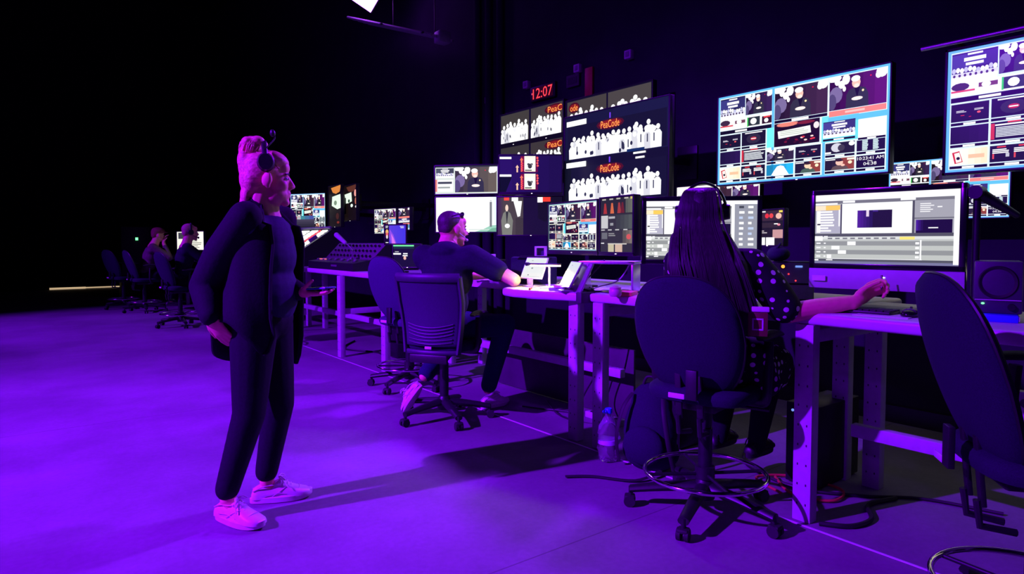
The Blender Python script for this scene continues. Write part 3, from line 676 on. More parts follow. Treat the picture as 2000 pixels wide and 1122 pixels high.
unit('wall_monitor', 'small bright monitor low on the wall, just above the polka dot woman\'s head', 'monitor', at(1322, 400, X=4.6), at(1484, 400, X=4.6), at(1322, 365, X=4.6).z - .36, at(1322, 367, X=4.6).z, lambda p: (multiview(p, (240, 240, 235), (245, 240, 235)), p.rect(.02, .0, .55, .2, (250, 245, 235))), .008, .0, .04, 'wall', group='low wall monitors', k=1.2)
# monitor with arrows and posters
pl = at(976, 340, X=3.62); pr = pl + Vector((.44, -.40, 0)).normalized() * .555
a_ = at(975, 305, d=(pl.x * sin(PHI) + pl.y * cos(PHI))); c_ = at(975, 379, d=(pl.x * sin(PHI) + pl.y * cos(PHI)))
def facing(px0, px1, d0, d1=None):
    """two floor points at depths d0, d1 on the sight lines of two columns"""
    a, b = at(px0, 473, d=d0), at(px1, 473, d=d1 or d0); return (a.x, a.y), (b.x, b.y)
def zpx(y, d): return HC + (473 - y) * d / F
A, C = facing(976, 1096, 5.75, 5.75)
unit('monitor', 'dark violet monitor with red arrows and two pale posters', 'monitor', A, C, zpx(376, 5.75), zpx(305, 5.75), tv_posters, .010, .014, .045, 'wall', group='desk monitors')
A, C = facing(972, 1098, 6.15, 6.05)
unit('monitor', 'monitor showing a speaker in a grey coat, under the red arrows monitor', 'monitor', A, C, zpx(459, 6.1), zpx(386, 6.1), lambda p: (p.fill((20, 14, 40)), ui_speaker(p.sub(0, 0, .40, 1)), p.rect(.62, 0, .82, .12, (235, 60, 50)), p.rect(.62, .0, .70, .14, WH)), .012, 0, .045, 'foot', group='desk monitors')
# pair of stacked monitors behind the man
A, C = facing(851, 972, 6.42, 6.30)
unit('monitor', 'monitor with a man in a suit, upper one of the stacked pair', 'monitor', A, C, zpx(379, 6.36), zpx(325, 6.36), ui_top, .012, 0, .045, 'wall', group='desk monitors')
A, C = facing(852, 976, 6.42, 6.30)
unit('monitor', 'monitor with a blank white web page, lower one of the stacked pair', 'monitor', A, C, zpx(453, 6.36), zpx(386, 6.36), ui_web, .012, 0, .045, 'foot', group='desk monitors', foot=.95)
# lamp desk pair
A, C = facing(1072, 1166, 4.86, 4.32)
unit('monitor', 'mosaic monitor standing behind the two tablets on the lamp desk', 'monitor', A, C, zpx(488, 4.86), zpx(401, 4.86), lambda p: multiview(p, (150, 205, 215), (250, 250, 230), (84, 76, 72)), .010, .022, .045, 'foot', group='desk monitors', k=1.0)
A, C = facing(1173, 1236, 4.15, 3.86)
unit('monitor', 'monitor with a dark sheet of small pictures and red figures, over the tangled cables', 'monitor', A, C, zpx(492, 4.1), zpx(389, 4.1), ui_sheet, .012, .012, .045, 'foot', group='desk monitors', k=.8)
# behind the woman
A, C = facing(1262, 1478, 3.74, 3.66)
unit('monitor', 'monitor of editing windows behind the polka dot woman\'s hair', 'monitor', A, C, zpx(507, 3.74), zpx(393, 3.7), ui_desktop, .026, 0, .04, 'foot', m_case=M_gloss, group='desk monitors', k=1.1)
A, C = facing(1470, 1530, 4.25, 4.0)
unit('monitor', 'small dark monitor with red and white tiles, above the audio rack', 'monitor', A, C, zpx(479, 4.1), zpx(411, 4.1), ui_dark, .008, 0, .03, 'foot', group='desk monitors', k=1.1)
M_chin = mat('satin_chin', (0.42, 0.42, 0.44), 0.6, 0.2, noise=0.04)
# the large all-in-one
A, C = facing(1592, 1874, 3.19, 2.76)
unit('all_in_one_computer', 'large glossy black edged computer showing the editing timeline, silver chin below', 'computer', A, C, zpx(514, 3.19), zpx(383, 3.19), ui_edit, .024, .095, .03, 'foot', m_case=M_gloss, chin_m=M_chin, k=1.02)
# far left group
A, C = facing(569, 636, 9.75, 9.5)
unit('monitor', 'mosaic monitor above the switcher with lit white buttons', 'monitor', A, C, zpx(448, 9.6), zpx(379, 9.6), lambda p: (multiview(p, (140, 200, 245), (225, 238, 240)), p.grad(.3, .62, .68, .72, (60, 140, 140), (70, 70, 160), 3), p.grad(.1, .72, .7, .97, (70, 64, 86), (30, 28, 40), 4, True)), .008, 0, .04, 'wall', group='desk monitors', k=1.2)
A, C = facing(643, 667, 9.2, 8.8)
unit('monitor', 'tall monitor with a pale green picture under an orange patch, next to a mosaic monitor', 'monitor', A, C, zpx(443, 9.0), zpx(364, 9.0), lambda p: ui_portrait(p, 0), .012, 0, .04, 'wall', group='desk monitors')
A, C = facing(673, 697, 9.0, 8.6)
unit('monitor', 'tall monitor with a pale green picture and a pink face', 'monitor', A, C, zpx(431, 8.8), zpx(363, 8.8), lambda p: ui_portrait(p, 1), .012, 0, .04, 'wall', group='desk monitors')
A, C = facing(732, 774, 7.75, 7.45)
unit('monitor', 'small mosaic monitor behind the violet screened laptop, the wider of two', 'monitor', A, C, zpx(456, 7.6), zpx(409, 7.6), lambda p: multiview(p, (225, 235, 215), (240, 245, 225), (50, 46, 46)), .010, 0, .04, 'foot', group='desk monitors')
A, C = facing(779, 801, 7.45, 7.2)
unit('monitor', 'narrow mosaic monitor with a pink band, next to the wider small mosaic monitor', 'monitor', A, C, zpx(449, 7.3), zpx(407, 7.3), lambda p: (host(p.sub(0, 0, 1, .38), (60, 40, 60)), p.rect(0, .38, 1, .46, SAL), stage(p.sub(0, .46, 1, .66)), p.rect(.4, .7, 1, .76, SAL), p.rect(.4, .76, 1, .92, (90, 150, 190)), p.rect(0, .92, 1, 1, (190, 215, 230))), .010, 0, .04, 'foot', group='desk monitors')
# far desk screens behind the seated people
A, C = facing(346, 398, 11.9, 11.5)
unit('monitor', 'pale monitor glowing behind the far person with a headset', 'monitor', A, C, zpx(488, 11.7), zpx(453, 11.7), lambda p: (p.fill((240, 240, 225)), bars(p, .4, .5, .95, .95, 5, (120, 120, 110), .4, .6), p.rect(.05, .05, .3, .4, (60, 60, 70)), p.rect(.35, .1, .95, .4, WH)), .012, 0, .04, 'foot', group='desk monitors', foot=.95)
# ------------------------------------------------------------------ chairs (built facing +X, origin on the floor)
def star_base(t, r=.33, turn=0.0, hub=.09, mleg=None):
    mleg = mleg or M_black
    for i in range(5):
        a = turn + 2 * pi * i / 5; d = Vector((cos(a), sin(a), 0)); n = Vector((-sin(a), cos(a), 0))
        b = B(); rings = []
        for k in range(7):
            s = k / 6; w = .036 - .010 * s; h = .026 - .008 * s; z = .125 - .03 * s - .012 * s * s; c = d * (.035 + (r - .035) * s)
            rings.append([c + n * w * cos(q) + Vector((0, 0, z + h * sin(q))) for q in [2 * pi * j / 10 for j in range(10)]])
        b.loft(rings); b.cyl(d * (r - .005) + Vector((0, 0, .095)), d * (r - .005) + Vector((0, 0, .055)), .011)
        lg = b.build('leg', mleg, t)
        b = B(); c = d * r; b.cyl(c + n * .008 + Vector((0, 0, .027)), c + n * .026 + Vector((0, 0, .027)), .027); b.cyl(c - n * .008 + Vector((0, 0, .027)), c - n * .026 + Vector((0, 0, .027)), .027)
        b.box(c + Vector((0, 0, .045)), (.05, .05, .02), rot=Matrix.Rotation(a, 3, 'Z'), bev=.008)
        b.build('caster', M_rubber, lg)
    b = B(); b.lathe([(.0, .07), (.045, .07), (.05, .10), (.05, .135), (.036, .165), (.0, .165)]); b.build('hub', mleg, t)
def foot_ring(t, z=.19, r=.275):
    b = B(); b.tube([(r * cos(2 * pi * k / 48), r * sin(2 * pi * k / 48), z) for k in range(48)], .0105, n=10, closed=True); o = b.build('foot_ring', M_chrome, t, label='chrome foot ring')
    b = B()
    for k in range(4):
        a = pi / 4 + k * pi / 2; b.cyl((.03 * cos(a), .03 * sin(a), z - .005), (r * cos(a), r * sin(a), z - .003), .008)
    b.lathe([(.026, z - .03), (.045, z - .025), (.045, z + .03), (.026, z + .035)]); b.build('ring_spokes', M_black, o)
def seat_pad(t, z, m, w=.48, d=.46, x=.02):
    b = B(); rings = []
    for zz, k in ((-.055, .86), (-.045, .96), (-.02, 1.0), (.0, .985), (.014, .92), (.02, .78)):
        rings.append([(x + k * d / 2 * (abs(cos(q)) ** .55) * (1 if cos(q) > 0 else -1), k * w / 2 * (abs(sin(q)) ** .55) * (1 if sin(q) > 0 else -1), z + zz - .012 * max(0, cos(q)) ** 2) for q in [2 * pi * j / 36 for j in range(36)]])
    b.loft(rings); b.build('seat', m, t)
    b = B(); b.box((0, 0, z - .075), (.26, .2, .045), bev=.012); b.cyl((.0, -.1, z - .075), (.03, -.28, z - .08), .007); b.build('seat_mechanism', M_black, t)
def column(t, z):
    b = B(); b.cyl((0, 0, .10), (0, 0, .40), .032); b.cyl((0, 0, .40), (0, 0, z - .07), .024); b.build('gas_column', M_dmetal, t)
def armrests(t, z, dz=.2, x0=-.05, y=.27, L=.26):
    for s in (-1, 1):
        b = B(); b.tube(smooth_path([(x0 + .06, s * .16, z - .06), (x0 + .05, s * (y - .02), z - .05), (x0 + .03, s * y, z + .04), (x0 + .04, s * y, z + dz - .02)], 6), .016, flat=1.5)
        a = b.build('armrest_post', M_black, t)
        b = B(); rings = []
        for k in range(9):
            q = k / 8; e = max(.08, sin(pi * min(max(q, .02), .98)) ** .35); c = Vector((x0 - .07 + L * q, s * y, z + dz + .012 * sin(pi * q) - .03 * max(0, q - .8)))
            rings.append([c + Vector((0, .042 * e * cos(j * pi / 6), .016 * e * sin(j * pi / 6))) for j in range(12)])
        b.loft(rings); b.build('armrest', M_rubber, a)
def oval_back(t, z0, z1, w, m, x=-.235, rake=.10, label=None):
    """upholstered shell: rounded wide at the top, narrowing below"""
    zc = (z0 + z1) / 2; h = (z1 - z0) / 2; b = B(); nq = 40
    def outline(k, off):
        pts = []
        for j in range(nq):
            q = 2 * pi * j / nq; u = cos(q); v = sin(q)
            yy = (abs(u) ** .78) * (1 if u > 0 else -1); zz = (abs(v) ** .80) * (1 if v > 0 else -1)
            ww = w / 2 * (1.0 - .14 * max(0, -zz))
            y = k * ww * yy; z = k * h * zz; pts.append(Vector((x - rake * (z / h) + .16 * y * y / (w / 2) + off + .03 * (z / h) ** 2, y, zc + z)))
        return pts
    b.loft([outline(.30, -.034), outline(.72, -.033), outline(.93, -.026), outline(1.0, -.008), outline(1.0, .010), outline(.94, .026), outline(.72, .034), outline(.3, .040)])
    o = b.build('backrest', m, t)
    b = B(); b.tube([p + Vector((-.002, 0, 0)) for p in outline(1.008, .002)], .006, n=6, closed=True); b.build('edge_piping', M_black, o)
    b = B()
    for yy in (-.05, .05): b.box((x + .055, yy, z0 + .02), (.016, .03, .22), rot=(0, -.1, 0), bev=.004); b.tube([(x + .05, yy, z0 - .07), (x + .06, yy, z0 - .15), (x + .16, yy * .8, z0 - .165)], .012)
    b.box((x - .03, -.05, z0 + .09), (.02, .05, .13), bev=.003)
    b.build('back_bracket', M_black, t)
    b = B(); b.box((x - .032, .02, z0 + .035), (.006, .075, .022), bev=.002); b.build('maker_tag', M_white, o, label='small pale tag low on the backrest')
def draft_chair(name, lab, loc, az, z=.60, back=(.56, 1.115), w=.50, ring=True, group=None, m=None, turn=.3, arms=True):
    t = thing(name, lab, 'chair', (loc[0], loc[1], 0), az, group); m = m or M_fabric
    star_base(t, .345, turn); column(t, z)
    if ring: foot_ring(t)
    seat_pad(t, z, m); oval_back(t, back[0], back[1], w, m)
    if arms: armrests(t, z, .245, x0=.0)
    return t
def mesh_chair(name, lab, loc, az, z=.56, group=None, turn=.2):
    t = thing(name, lab, 'chair', (loc[0], loc[1], 0), az, group)
    star_base(t, .33, turn); column(t, z); seat_pad(t, z, M_fabric)
    x, z0, z1, w = -.24, .50, 1.03, .46
    def P(u, v, off=0): # u -1..1 across, v 0..1 up
        zz = z0 + (z1 - z0) * v; ww = w / 2 * (.86 + .16 * min(1, v * 1.5)); return Vector((x - .06 * v + .035 * sin(pi * v) + .05 * u * u + off, u * ww, zz))
    nu, nv = 14, 18; b = B()
    vs = [P(-1 + 2 * i / nu, .10 + .86 * j / nv) for j in range(nv + 1) for i in range(nu + 1)]
    b._add(vs, [(j * (nu + 1) + i, j * (nu + 1) + i + 1, (j + 1) * (nu + 1) + i + 1, (j + 1) * (nu + 1) + i) for j in range(nv) for i in range(nu)])
    bk = b.build('backrest', M_mesh, t, solid=.008)
    b = B()   # frame: two posts, a thick top rail, a lower bridge
    for s in (-1, 1): b.tube([P(s, .0 + 1.0 * k / 12, 0) for k in range(13)], .017, n=10, flat=1.4)
    b.tube([P(-1 + 2 * k / 12, .99, .0) for k in range(13)], .021, n=10, flat=1.5)
    b.tube([P(-1 + 2 * k / 12, .02, .0) for k in range(13)], .012, n=10, flat=1.4)
    b.build('back_frame', M_grey_dark, t)
    for i in range(6):
        v = .13 + .042 * i; b = B(); b.tube([P(-.78 + 1.56 * k / 12, v + .05 * (k / 6 - 1) ** 2 * (1 if i > 1 else .5), -.007) for k in range(13)], .0055, n=6); b.build('lumbar_rib', M_grey_dark, bk)
    b = B(); b.box((x - .012 + .006, .0, z0 + .045), (.008, .05, .018), bev=.002); b.build('maker_tag', M_white, bk, label='small pale tag low on the back')
    b = B(); b.box((x + .0, 0, z0 - .03), (.03, w * .62, .06), bev=.01); b.tube([(x + .01, 0, z0 - .03), (x + .06, 0, z - .08), (x + .2, 0, z - .085)], .03, n=10); b.build('back_bracket', M_black, t)
    armrests(t, z, .2)
    return t
M_grey_dark = mat('charcoal_plastic', (0.038, 0.042, 0.06), 0.5, noise=0.1)
# one under the man
CH_MAN = mesh_chair('office_chair', 'mesh backed office chair under the man in the dark tee', (2.42, 4.00), radians(33), turn=.12)
# one under the polka dot woman
CH_WOM = draft_chair('drafting_chair', 'dark oval backed drafting chair with a chrome foot ring, under the polka dot woman', (2.54, 1.862), radians(13), z=.60, turn=radians(-99))
# empty one nearest the camera, partly outside the frame
CH_NEAR = draft_chair('drafting_chair', 'dark oval backed drafting chair standing empty, cut off by the photo\'s edge', (2.48, .60), radians(-52), z=.62, back=(.545, 1.165), w=.52, turn=.5)
# empty violet one beyond the man
CH_EMPTY = draft_chair('drafting_chair', 'empty violet drafting chair beside the man, hiding one desk leg', (2.72, 5.08), radians(14), z=.60, back=(.56, 1.14), m=M_purpleseat, turn=.9)
def again(src, lab, loc, az, group=None):
    c = copy_tree(src); c.location = (loc[0], loc[1], 0); c.rotation_euler = (0, 0, az); c['label'] = lab
    if group: c['group'] = group
    return c
again(CH_EMPTY, 'drafting chair mostly hidden behind the standing woman, at the switcher desk', (2.30, 8.0), radians(160))
again(CH_WOM, 'drafting chair under the far person in the headset', (1.95, 10.82), radians(10))
again(CH_WOM, 'drafting chair under the far person leaning on a hand', (1.84, 13.45), radians(5))
again(CH_WOM, 'empty drafting chair in the dark, behind the far leaning person', (1.62, 14.4), radians(20))
# ------------------------------------------------------------------ people
V = Vector
def head_shapes(b, M, nose=1.0, jaw=1.0, fem=False):
    """a head about the point between the ears: +X the face, +Z the crown"""
    k = B.__new__(B); k.bm = b.bm; k.M = b.M @ M; k.mi = 0
    k.ell((-.018, 0, .032), (.094, .076, .084)); k.ell((-.045, 0, .0), (.062, .066, .07))
    k.ell((.028, 0, -.012), (.058, .063, .085)); k.ell((.034, 0, -.066), (.05 * jaw, .052 * jaw, .042)); k.ell((.074, 0, -.098), (.020, .025, .018))
    k.ell((.071, 0, .020), (.014, .046, .014)); k.ell((.062, 0, .052), (.026, .050, .035))
    k.cap((.080, 0, .014), (.100 * nose + .002, 0, -.026), .0085, .0125); k.ell((.094, .011, -.033), (.012, .008, .008)); k.ell((.094, -.011, -.033), (.012, .008, .008))
    k.ell((.088, 0, -.058), (.010, .022, .007)); k.ell((.085, 0, -.071), (.011, .020, .0075)); k.ell((.078, 0, -.052), (.015, .028, .022)); k.ell((.074, 0, -.082), (.014, .024, .014))
    for s in (-1, 1):
        k.ell((.056, s * .036, -.026), (.026, .024, .026)); k.ell((-.006, s * .083, -.008), (.022, .009, .033), rot=(0, .25, s * .38)); k.ell((.0, s * .079, -.036), (.010, .008, .012)); k.ell((.004, s * .076, -.010), (.014, .008, .022))
    k.cap((-.022, 0, -.06), (-.045, 0, -.17), .054 if fem else .062, .060 if fem else .070)
def eyes(t, M):
    for s in (-1, 1):
        b = B(M); b.ell((.0715, s * .031, .004), (.0125, .0145, .0085)); e = b.build('eye', M_eye, t)
        b = B(M); b.ell((.0815, s * .032, .004), (.004, .006, .006)); b.build('iris', M_iris, e)
    b = B(M)
    for s in (-1, 1): b.tube([(.083, s * .012, .021), (.083, s * .028, .027), (.071, s * .046, .023)], .004, n=6)
    b.build('eyebrows', M_haird, t)
M_eye = mat('eye_white', (0.6, 0.56, 0.55), 0.2); M_iris = mat('iris', (0.03, 0.02, 0.02), 0.15)
def hand_shapes(b, wrist, f, n, side=1, curl=(.5, .6, .6, .7), spread=.0, thumb=(.55, .6, .25), tcurl=.4, sc=1.0):
    """palm and five fingers: f along the hand, n out of the palm, side +1 when the thumb lies along n x f"""
    w = V(wrist); f = V(f).normalized(); n = V(n); n = (n - f * n.dot(f)).normalized(); s = n.cross(f).normalized() * side
    R = Matrix((f, s, n)).transposed()
    b.ell(w + f * .048 * sc, (.056 * sc, .040 * sc, .016 * sc), rot=R); b.ell(w + f * .075 * sc, (.030 * sc, .041 * sc, .013 * sc), rot=R); b.cap(w - f * .02, w + f * .02, .026 * sc, .026 * sc)
    for i, o in enumerate((.031, .0105, -.0105, -.030)):
        L = (.042, .047, .044, .034)[i] * sc; p = w + f * (.092 - .004 * abs(i - 1.3)) * sc + s * o * sc; a = curl[i] * .6; d = (f + s * spread * (1.5 - i) * .3)
        for k, (q, r) in enumerate(((1.0, .0092), (.68, .0085), (.52, .0078))):
            dd = (d * cos(a) + n * sin(a)).normalized(); e = p + dd * L * q; b.cap(p, e, r * sc, (r - .0006) * sc, n=10); p = e; a += curl[i]
    p = w + f * .022 * sc + s * .026 * sc; d = (f * thumb[0] + s * thumb[1] + n * thumb[2]).normalized()
    b.ell(w + f * .035 * sc + s * .024 * sc + n * .005 * sc, (.026 * sc, .017 * sc, .015 * sc), rot=R)
    for k, (L, r) in enumerate(((.040, .0125), (.032, .0105), (.026, .0095))):
        e = p + d * L * sc; b.cap(p, e, r * sc, (r - .001) * sc, n=10); p = e; d = (d + f * tcurl * .6 + n * tcurl * .3 - s * tcurl * .25).normalized()
def limb(b, pts, rs, n=14):
    for i in range(len(pts) - 1): b.cap(pts[i], pts[i + 1], rs[i], rs[i + 1], n)
def shoe(t, heel, az, L=.28, name='shoe', pitch=0.0, m=None, laces=True):
    """trainer with a thick sole; heel: back of the heel on the ground, az: where the toe points"""
    M = Mx(heel, az, -pitch); b = B(M); rings = []
    def outl(k, grow=0): # sole outline
        pts = []
        for j in range(28):
            q = 2 * pi * j / 28; x = L / 2 + (L / 2 + grow) * cos(q); wv = (.036 + .014 * max(0, min(1, (x / L - .25) / .45))) + grow
            pts.append((x, wv * sin(q) * (1 if abs(sin(q)) < .99 else 1) ** 1, 0))
        return pts
    for z, g in ((.0, -.004), (.004, .002), (.028, .003), (.032, -.002)): rings.append([(x, y, z + (.014 * max(0, (x / L - .75) / .25) ** 2)) for x, y, _ in outl(0, g)])
    b.loft(rings); so = b.build('sole', M_shoe if m is None else M_rubber, t)
    b = B(M); m = m or M_shoe; rings = []; S = L / .285
    for x, h, k in ((.004, .040, .45), (.012, .068, .72), (.035, .086, .84), (.065, .088, .86), (.095, .086, .86), (.118, .096, .86), (.135, .106, .88), (.160, .094, .94), (.185, .080, .99), (.210, .068, 1.0), (.235, .059, .97), (.258, .052, .86), (.272, .044, .66), (.280, .036, .36)):
        x *= S; wv = (.035 + .013 * max(0, min(1, (x / L - .25) / .45))) * k; n = 15
        rings.append([(x, wv * cos(pi * q / (n - 1)) * (1 - .42 * max(0, (h - .05) / .06) * sin(pi * q / (n - 1)) ** 2), .024 + (h * S - .024) * sin(pi * q / (n - 1)) ** .62) for q in range(n)])
    b.loft(rings); u = b.build('upper', m, t, angle=60)
    b = B(M)   # stitched seams: collar, toe cap, side panels
    for sg in (-1, 1):
        b.tube(smooth_path([(.012 * S, sg * .020, .064), (.06 * S, sg * .027, .084), (.11 * S, sg * .028, .088), (.14 * S, sg * .022, .098)]), .003, n=6)
        b.tube(smooth_path([(.10 * S, sg * .036, .034), (.14 * S, sg * .037, .060), (.175 * S, sg * .030, .078)]), .0018, n=5); b.tube(smooth_path([(.05 * S, sg * .0335, .045), (.11 * S, sg * .0365, .050), (.16 * S, sg * .042, .042)]), .0018, n=5)
    b.tube(smooth_path([(.205 * S, -.046, .032), (.222 * S, -.030, .056), (.228 * S, 0, .064), (.222 * S, .030, .056), (.205 * S, .046, .032)]), .0018, n=5)
    b.build('stitching', m, u)
    if laces:
        b = B(M)
        for k in range(5):
            x = L * (.47 + .058 * k); z = .109 - .0088 * k - .0004 * k * k
            b.tube([(x, -.03, z - .02), (x + .004, -.014, z - .002), (x + .004, .014, z - .002), (x, .03, z - .02)], .0032, n=6)
        x = L * .46
        b.tube(smooth_path([(x, 0, .113), (x + .01, -.02, .122), (x + .03, -.036, .108), (x + .01, -.02, .113), (x, 0, .119)]), .003, n=6); b.tube(smooth_path([(x, 0, .119), (x + .02, -.03, .10), (x + .045, -.046, .07)]), .003, n=6); b.tube(smooth_path([(x, 0, .119), (x + .015, .022, .122), (x + .03, .034, .105), (x, 0, .119)]), .003, n=6)
        b.build('lace', M_paper, u)
    return u
def headset(t, M, r=.088, cup=True, mic=None, top=.125, both=True, m=None):
    b = B(M); pts = [(-.005 + .0 * k, r * cos(pi * k / 20), -.0 + top * sin(pi * k / 20)) for k in range(21)]
    b.tube(pts, .0075, n=8, flat=1.8); h = b.build('headset_band', m or M_black, t)
    for s in ((-1, 1) if both else (-1,)):
        b = B(M); b.cyl((-.005, s * (r - .012), .0), (-.005, s * (r + .018), .0), .040, .034, n=24); b.ell((-.005, s * (r - .012), 0), (.042, .014, .042)); b.build('ear_cup', M_black, h)
    if mic:
        b = B(M); b.tube(smooth_path(mic), .0032, n=6); b.ell(mic[-1], (.014, .014, .016)); b.build('microphone', M_black, h)
    return h
def torso(b, M, w=.40, d=.23, top=.52, hips=.34, fem=False, neck=True):
    """pelvis at the origin, shoulders at z = top"""
    k = B.__new__(B); k.bm = b.bm; k.M = b.M @ M; k.mi = 0
    k.ell((0, 0, .02), (d * .52, hips / 2, .13)); k.ell((.01, 0, .18), (d * .46, hips * .44, .16)); k.ell((.012, 0, .34), (d * .52, w * .40, .17)); k.ell((0, 0, top - .07), (d * .42, w * .46, .10))
    k.cap((0, -w * .42, top - .045), (0, w * .42, top - .045), .062, .062)
    if neck: k.cap((-.01, 0, top - .06), (.0, 0, top + .06), .075, .058)
    if fem:
        for s in (-1, 1): k.ell((d * .30, s * .07, .325), (.06, .08, .085))

# ---------------------------------------------------------------- the standing woman
def standing_woman():
    ox, oy = .90, 3.24
    t = thing('person', 'person with fair hair in a bun and white trainers standing with a phone', 'person', (ox, oy, 0))
    O = Matrix.Translation((-ox, -oy, 0))
    ta = radians(-42); ha = radians(-17)
    Fd = V((cos(ta), sin(ta), 0)); Ld = V((-sin(ta), cos(ta), 0)); Z = V((0, 0, 1))
    pel = V((.93, 3.20, .90)); T = Matrix.Translation(pel) @ Matrix.Rotation(ta, 4, 'Z') @ Matrix.Rotation(.06, 4, 'Y')
    sh_r = pel + Fd * .02 - Ld * .185 + Z * .475; sh_l = pel + Fd * .02 + Ld * .185 + Z * .475
    head = at(524, 350, d=3.10); H = Matrix.Translation(head) @ Matrix.Rotation(ha, 4, 'Z') @ Matrix.Rotation(.05, 4, 'Y') @ Matrix.Scale(1.07, 4)
    el_r = at(402, 560, d=3.02); wr_r = at(411, 622, d=2.90)
    el_l = at(545, 560, d=3.30); wr_l = at(592, 571, d=3.12)
    hip_r = pel - Ld * .09 + Z * -.04; hip_l = pel + Ld * .09 + Z * -.04
    an_r = V((.735, 3.100, .10)); an_l = V((.945, 3.225, .10)); kn_r = (hip_r + an_r) / 2 + Fd * .04 - Z * .0; kn_l = (hip_l + an_l) / 2 + Fd * .05
    # body, one surface
    b = B(O); head_shapes(b, H, 1.0, 1.14, True); torso(b, T, .27, .15, .46, .26); b.ell(H @ V((.02, 0, -.085)), (.055, .058, .038))
    b.cap(H @ V((-.025, 0, -.10)), pel + Fd * .02 + Z * .47, .058, .078)
    limb(b, [sh_r, el_r, wr_r], [.045, .036, .026]); limb(b, [sh_l, el_l, wr_l], [.045, .036, .026])
    limb(b, [hip_r, kn_r, an_r], [.075, .05, .034]); limb(b, [hip_l, kn_l, an_l], [.075, .05, .034])
    b.cap(an_r, an_r + V((.015, -.03, -.045)), .030, .022); b.cap(an_l, an_l + V((.03, -.01, -.045)), .030, .022)
    hand_shapes(b, wr_r, (at(462, 690, d=2.98) - wr_r), Ld + Fd * .2, 1, (.25, .3, .3, .35), thumb=(.8, .5, .2))
    fl = at(655, 578, d=3.02) - wr_l
    hand_shapes(b, wr_l, fl, (0.1, .1, 1), -1, (.10, .16, .22, .30), thumb=(.75, .35, .65), tcurl=.5)
    b.build('body', M_skin, t, remesh=.0055, sm=2)
    eyes(t, O @ H)
    # hair swept back into a loose knot
    b = B(O @ H); b.ell((-.028, 0, .044), (.098, .083, .084)); b.ell((-.062, 0, .0), (.058, .076, .085)); b.ell((.030, 0, .086), (.058, .070, .036), rot=(0, .42, 0)); b.ell((-.035, -.058, .03), (.055, .024, .05)); b.ell((-.035, .058, .03), (.055, .024, .05))
    b.ell((-.072, .0, .135), (.048, .050, .046)); b.ell((-.050, -.018, .158), (.032, .034, .024)); b.ell((-.095, .01, .118), (.032, .04, .04)); b.ell((-.035, .015, .150), (.03, .03, .02)); b.ell((-.10, 0, .075), (.03, .05, .05)); b.ell((-.09, -.02, .15), (.026, .03, .025))
    b.ell((-.085, 0, -.075), (.028, .05, .05)); b.cap((-.09, -.01, -.09), (-.115, -.012, -.15), .022, .006); b.cap((-.085, .02, -.09), (-.10, .025, -.14), .02, .006)
    hb = b.build('hair', M_hairl, t, remesh=.0065, sm=1)
    b = B(O @ H); r = random.Random(2)
    for i in range(34):
        a = r.uniform(-1.2, 1.2); y = .075 * sin(a); u = r.uniform(.0, 1)
        p0 = V((.07 - .03 * abs(sin(a)), y * 1.0, .085 - .05 * abs(sin(a)))); p1 = V((-.02, y * 1.12, .132 - .06 * abs(sin(a)))); p2 = V((-.075, y * .5, .125))
        b.tube(bez(p0, p0 * .5 + p1 * .5 + V((0, 0, .022)), p1, p2, 8), .0028, n=5)
    for i in range(26):
        a = r.uniform(0, 2 * pi); h0 = r.uniform(.08, .115); q = r.uniform(.2, .8)
        b.tube([V((-.072, 0, .128)) + V((.05 * sin(.5 + k * .38) * cos(a + q * k * .3), .052 * sin(.5 + k * .38) * sin(a + q * k * .3), -.045 * cos(.5 + k * .38))) for k in range(7)], .0045, n=5)
    b.build('hair_strands', M_hairl, hb)
    headset(t, O @ H @ Matrix.Translation((-.008, 0, .064)) @ Matrix.Rotation(-.12, 4, 'Y') @ Matrix.Scale(.86, 4, (1, 0, 0)), .092, mic=[(-.01, -.085, .05), (.02, -.07, .075), (.048, -.05, .105), (.040, -.045, .128)], top=.098)
    # top, trousers, cardigan
    b = B(O); torso(b, T, .385, .225, .475, .34, neck=False); b.ell(T @ V((.035, 0, .30)), (.105, .15, .14), rot=(0, 0, ta)); b.ell(T @ V((.04, 0, .12)), (.115, .165, .17), rot=(0, 0, ta)); b.build('top', M_shirt, t, remesh=.010, sm=4)
    b = B(O); k = B.__new__(B); k.bm = b.bm; k.M = O @ T; k.mi = 0
    k.ell((0, 0, .0), (.135, .185, .12)); k.ell((-.03, 0, -.05), (.12, .18, .10))
    limb(b, [hip_r, kn_r, an_r + Z * .05], [.108, .074, .054]); limb(b, [hip_l, kn_l, an_l + Z * .05], [.105, .074, .054])
    b.build('trousers', M_trouser, t, remesh=.010, sm=4)
    # cardigan body: an open sheet round the back and sides
    b = B(O @ T); lv = []; n = 40
    for z, rx, ry, cx, op in ((.560, .062, .072, -.022, 1.25), (.525, .085, .118, -.016, 1.12), (.488, .105, .185, -.01, 1.0), (.44, .122, .200, 0, .88), (.36, .146, .206, .008, .92), (.25, .150, .208, .006, .95), (.12, .158, .215, .0, .92), (0.0, .168, .225, -.005, .88), (-.10, .176, .23, -.012, .78), (-.20, .182, .232, -.02, .86), (-.245, .185, .232, -.025, .95)):
        ring = []
        for j in range(n + 1):
            q = op + (2 * pi - 2 * op) * j / n; w = 1 + .025 * sin(7 * q + z * 9) * (1 if z < .3 else .3)
            ring.append((cx + rx * cos(q) * w * (1.12 if cos(q) > 0 else 1), ry * sin(q) * w, z - (.05 * max(0, cos(q) + .3) if z > .48 else 0) if z > .1 else .1 + (z - .1) * (1 - .72 * math.exp(-((q - 4.45) / .95) ** 2))))
        lv.append(ring)
    b.loft(lv, caps=False, closed=False); cg = b.build('cardigan', M_jacket, t, solid=.014)
    b = B(O @ T)   # shawl collar down both fronts
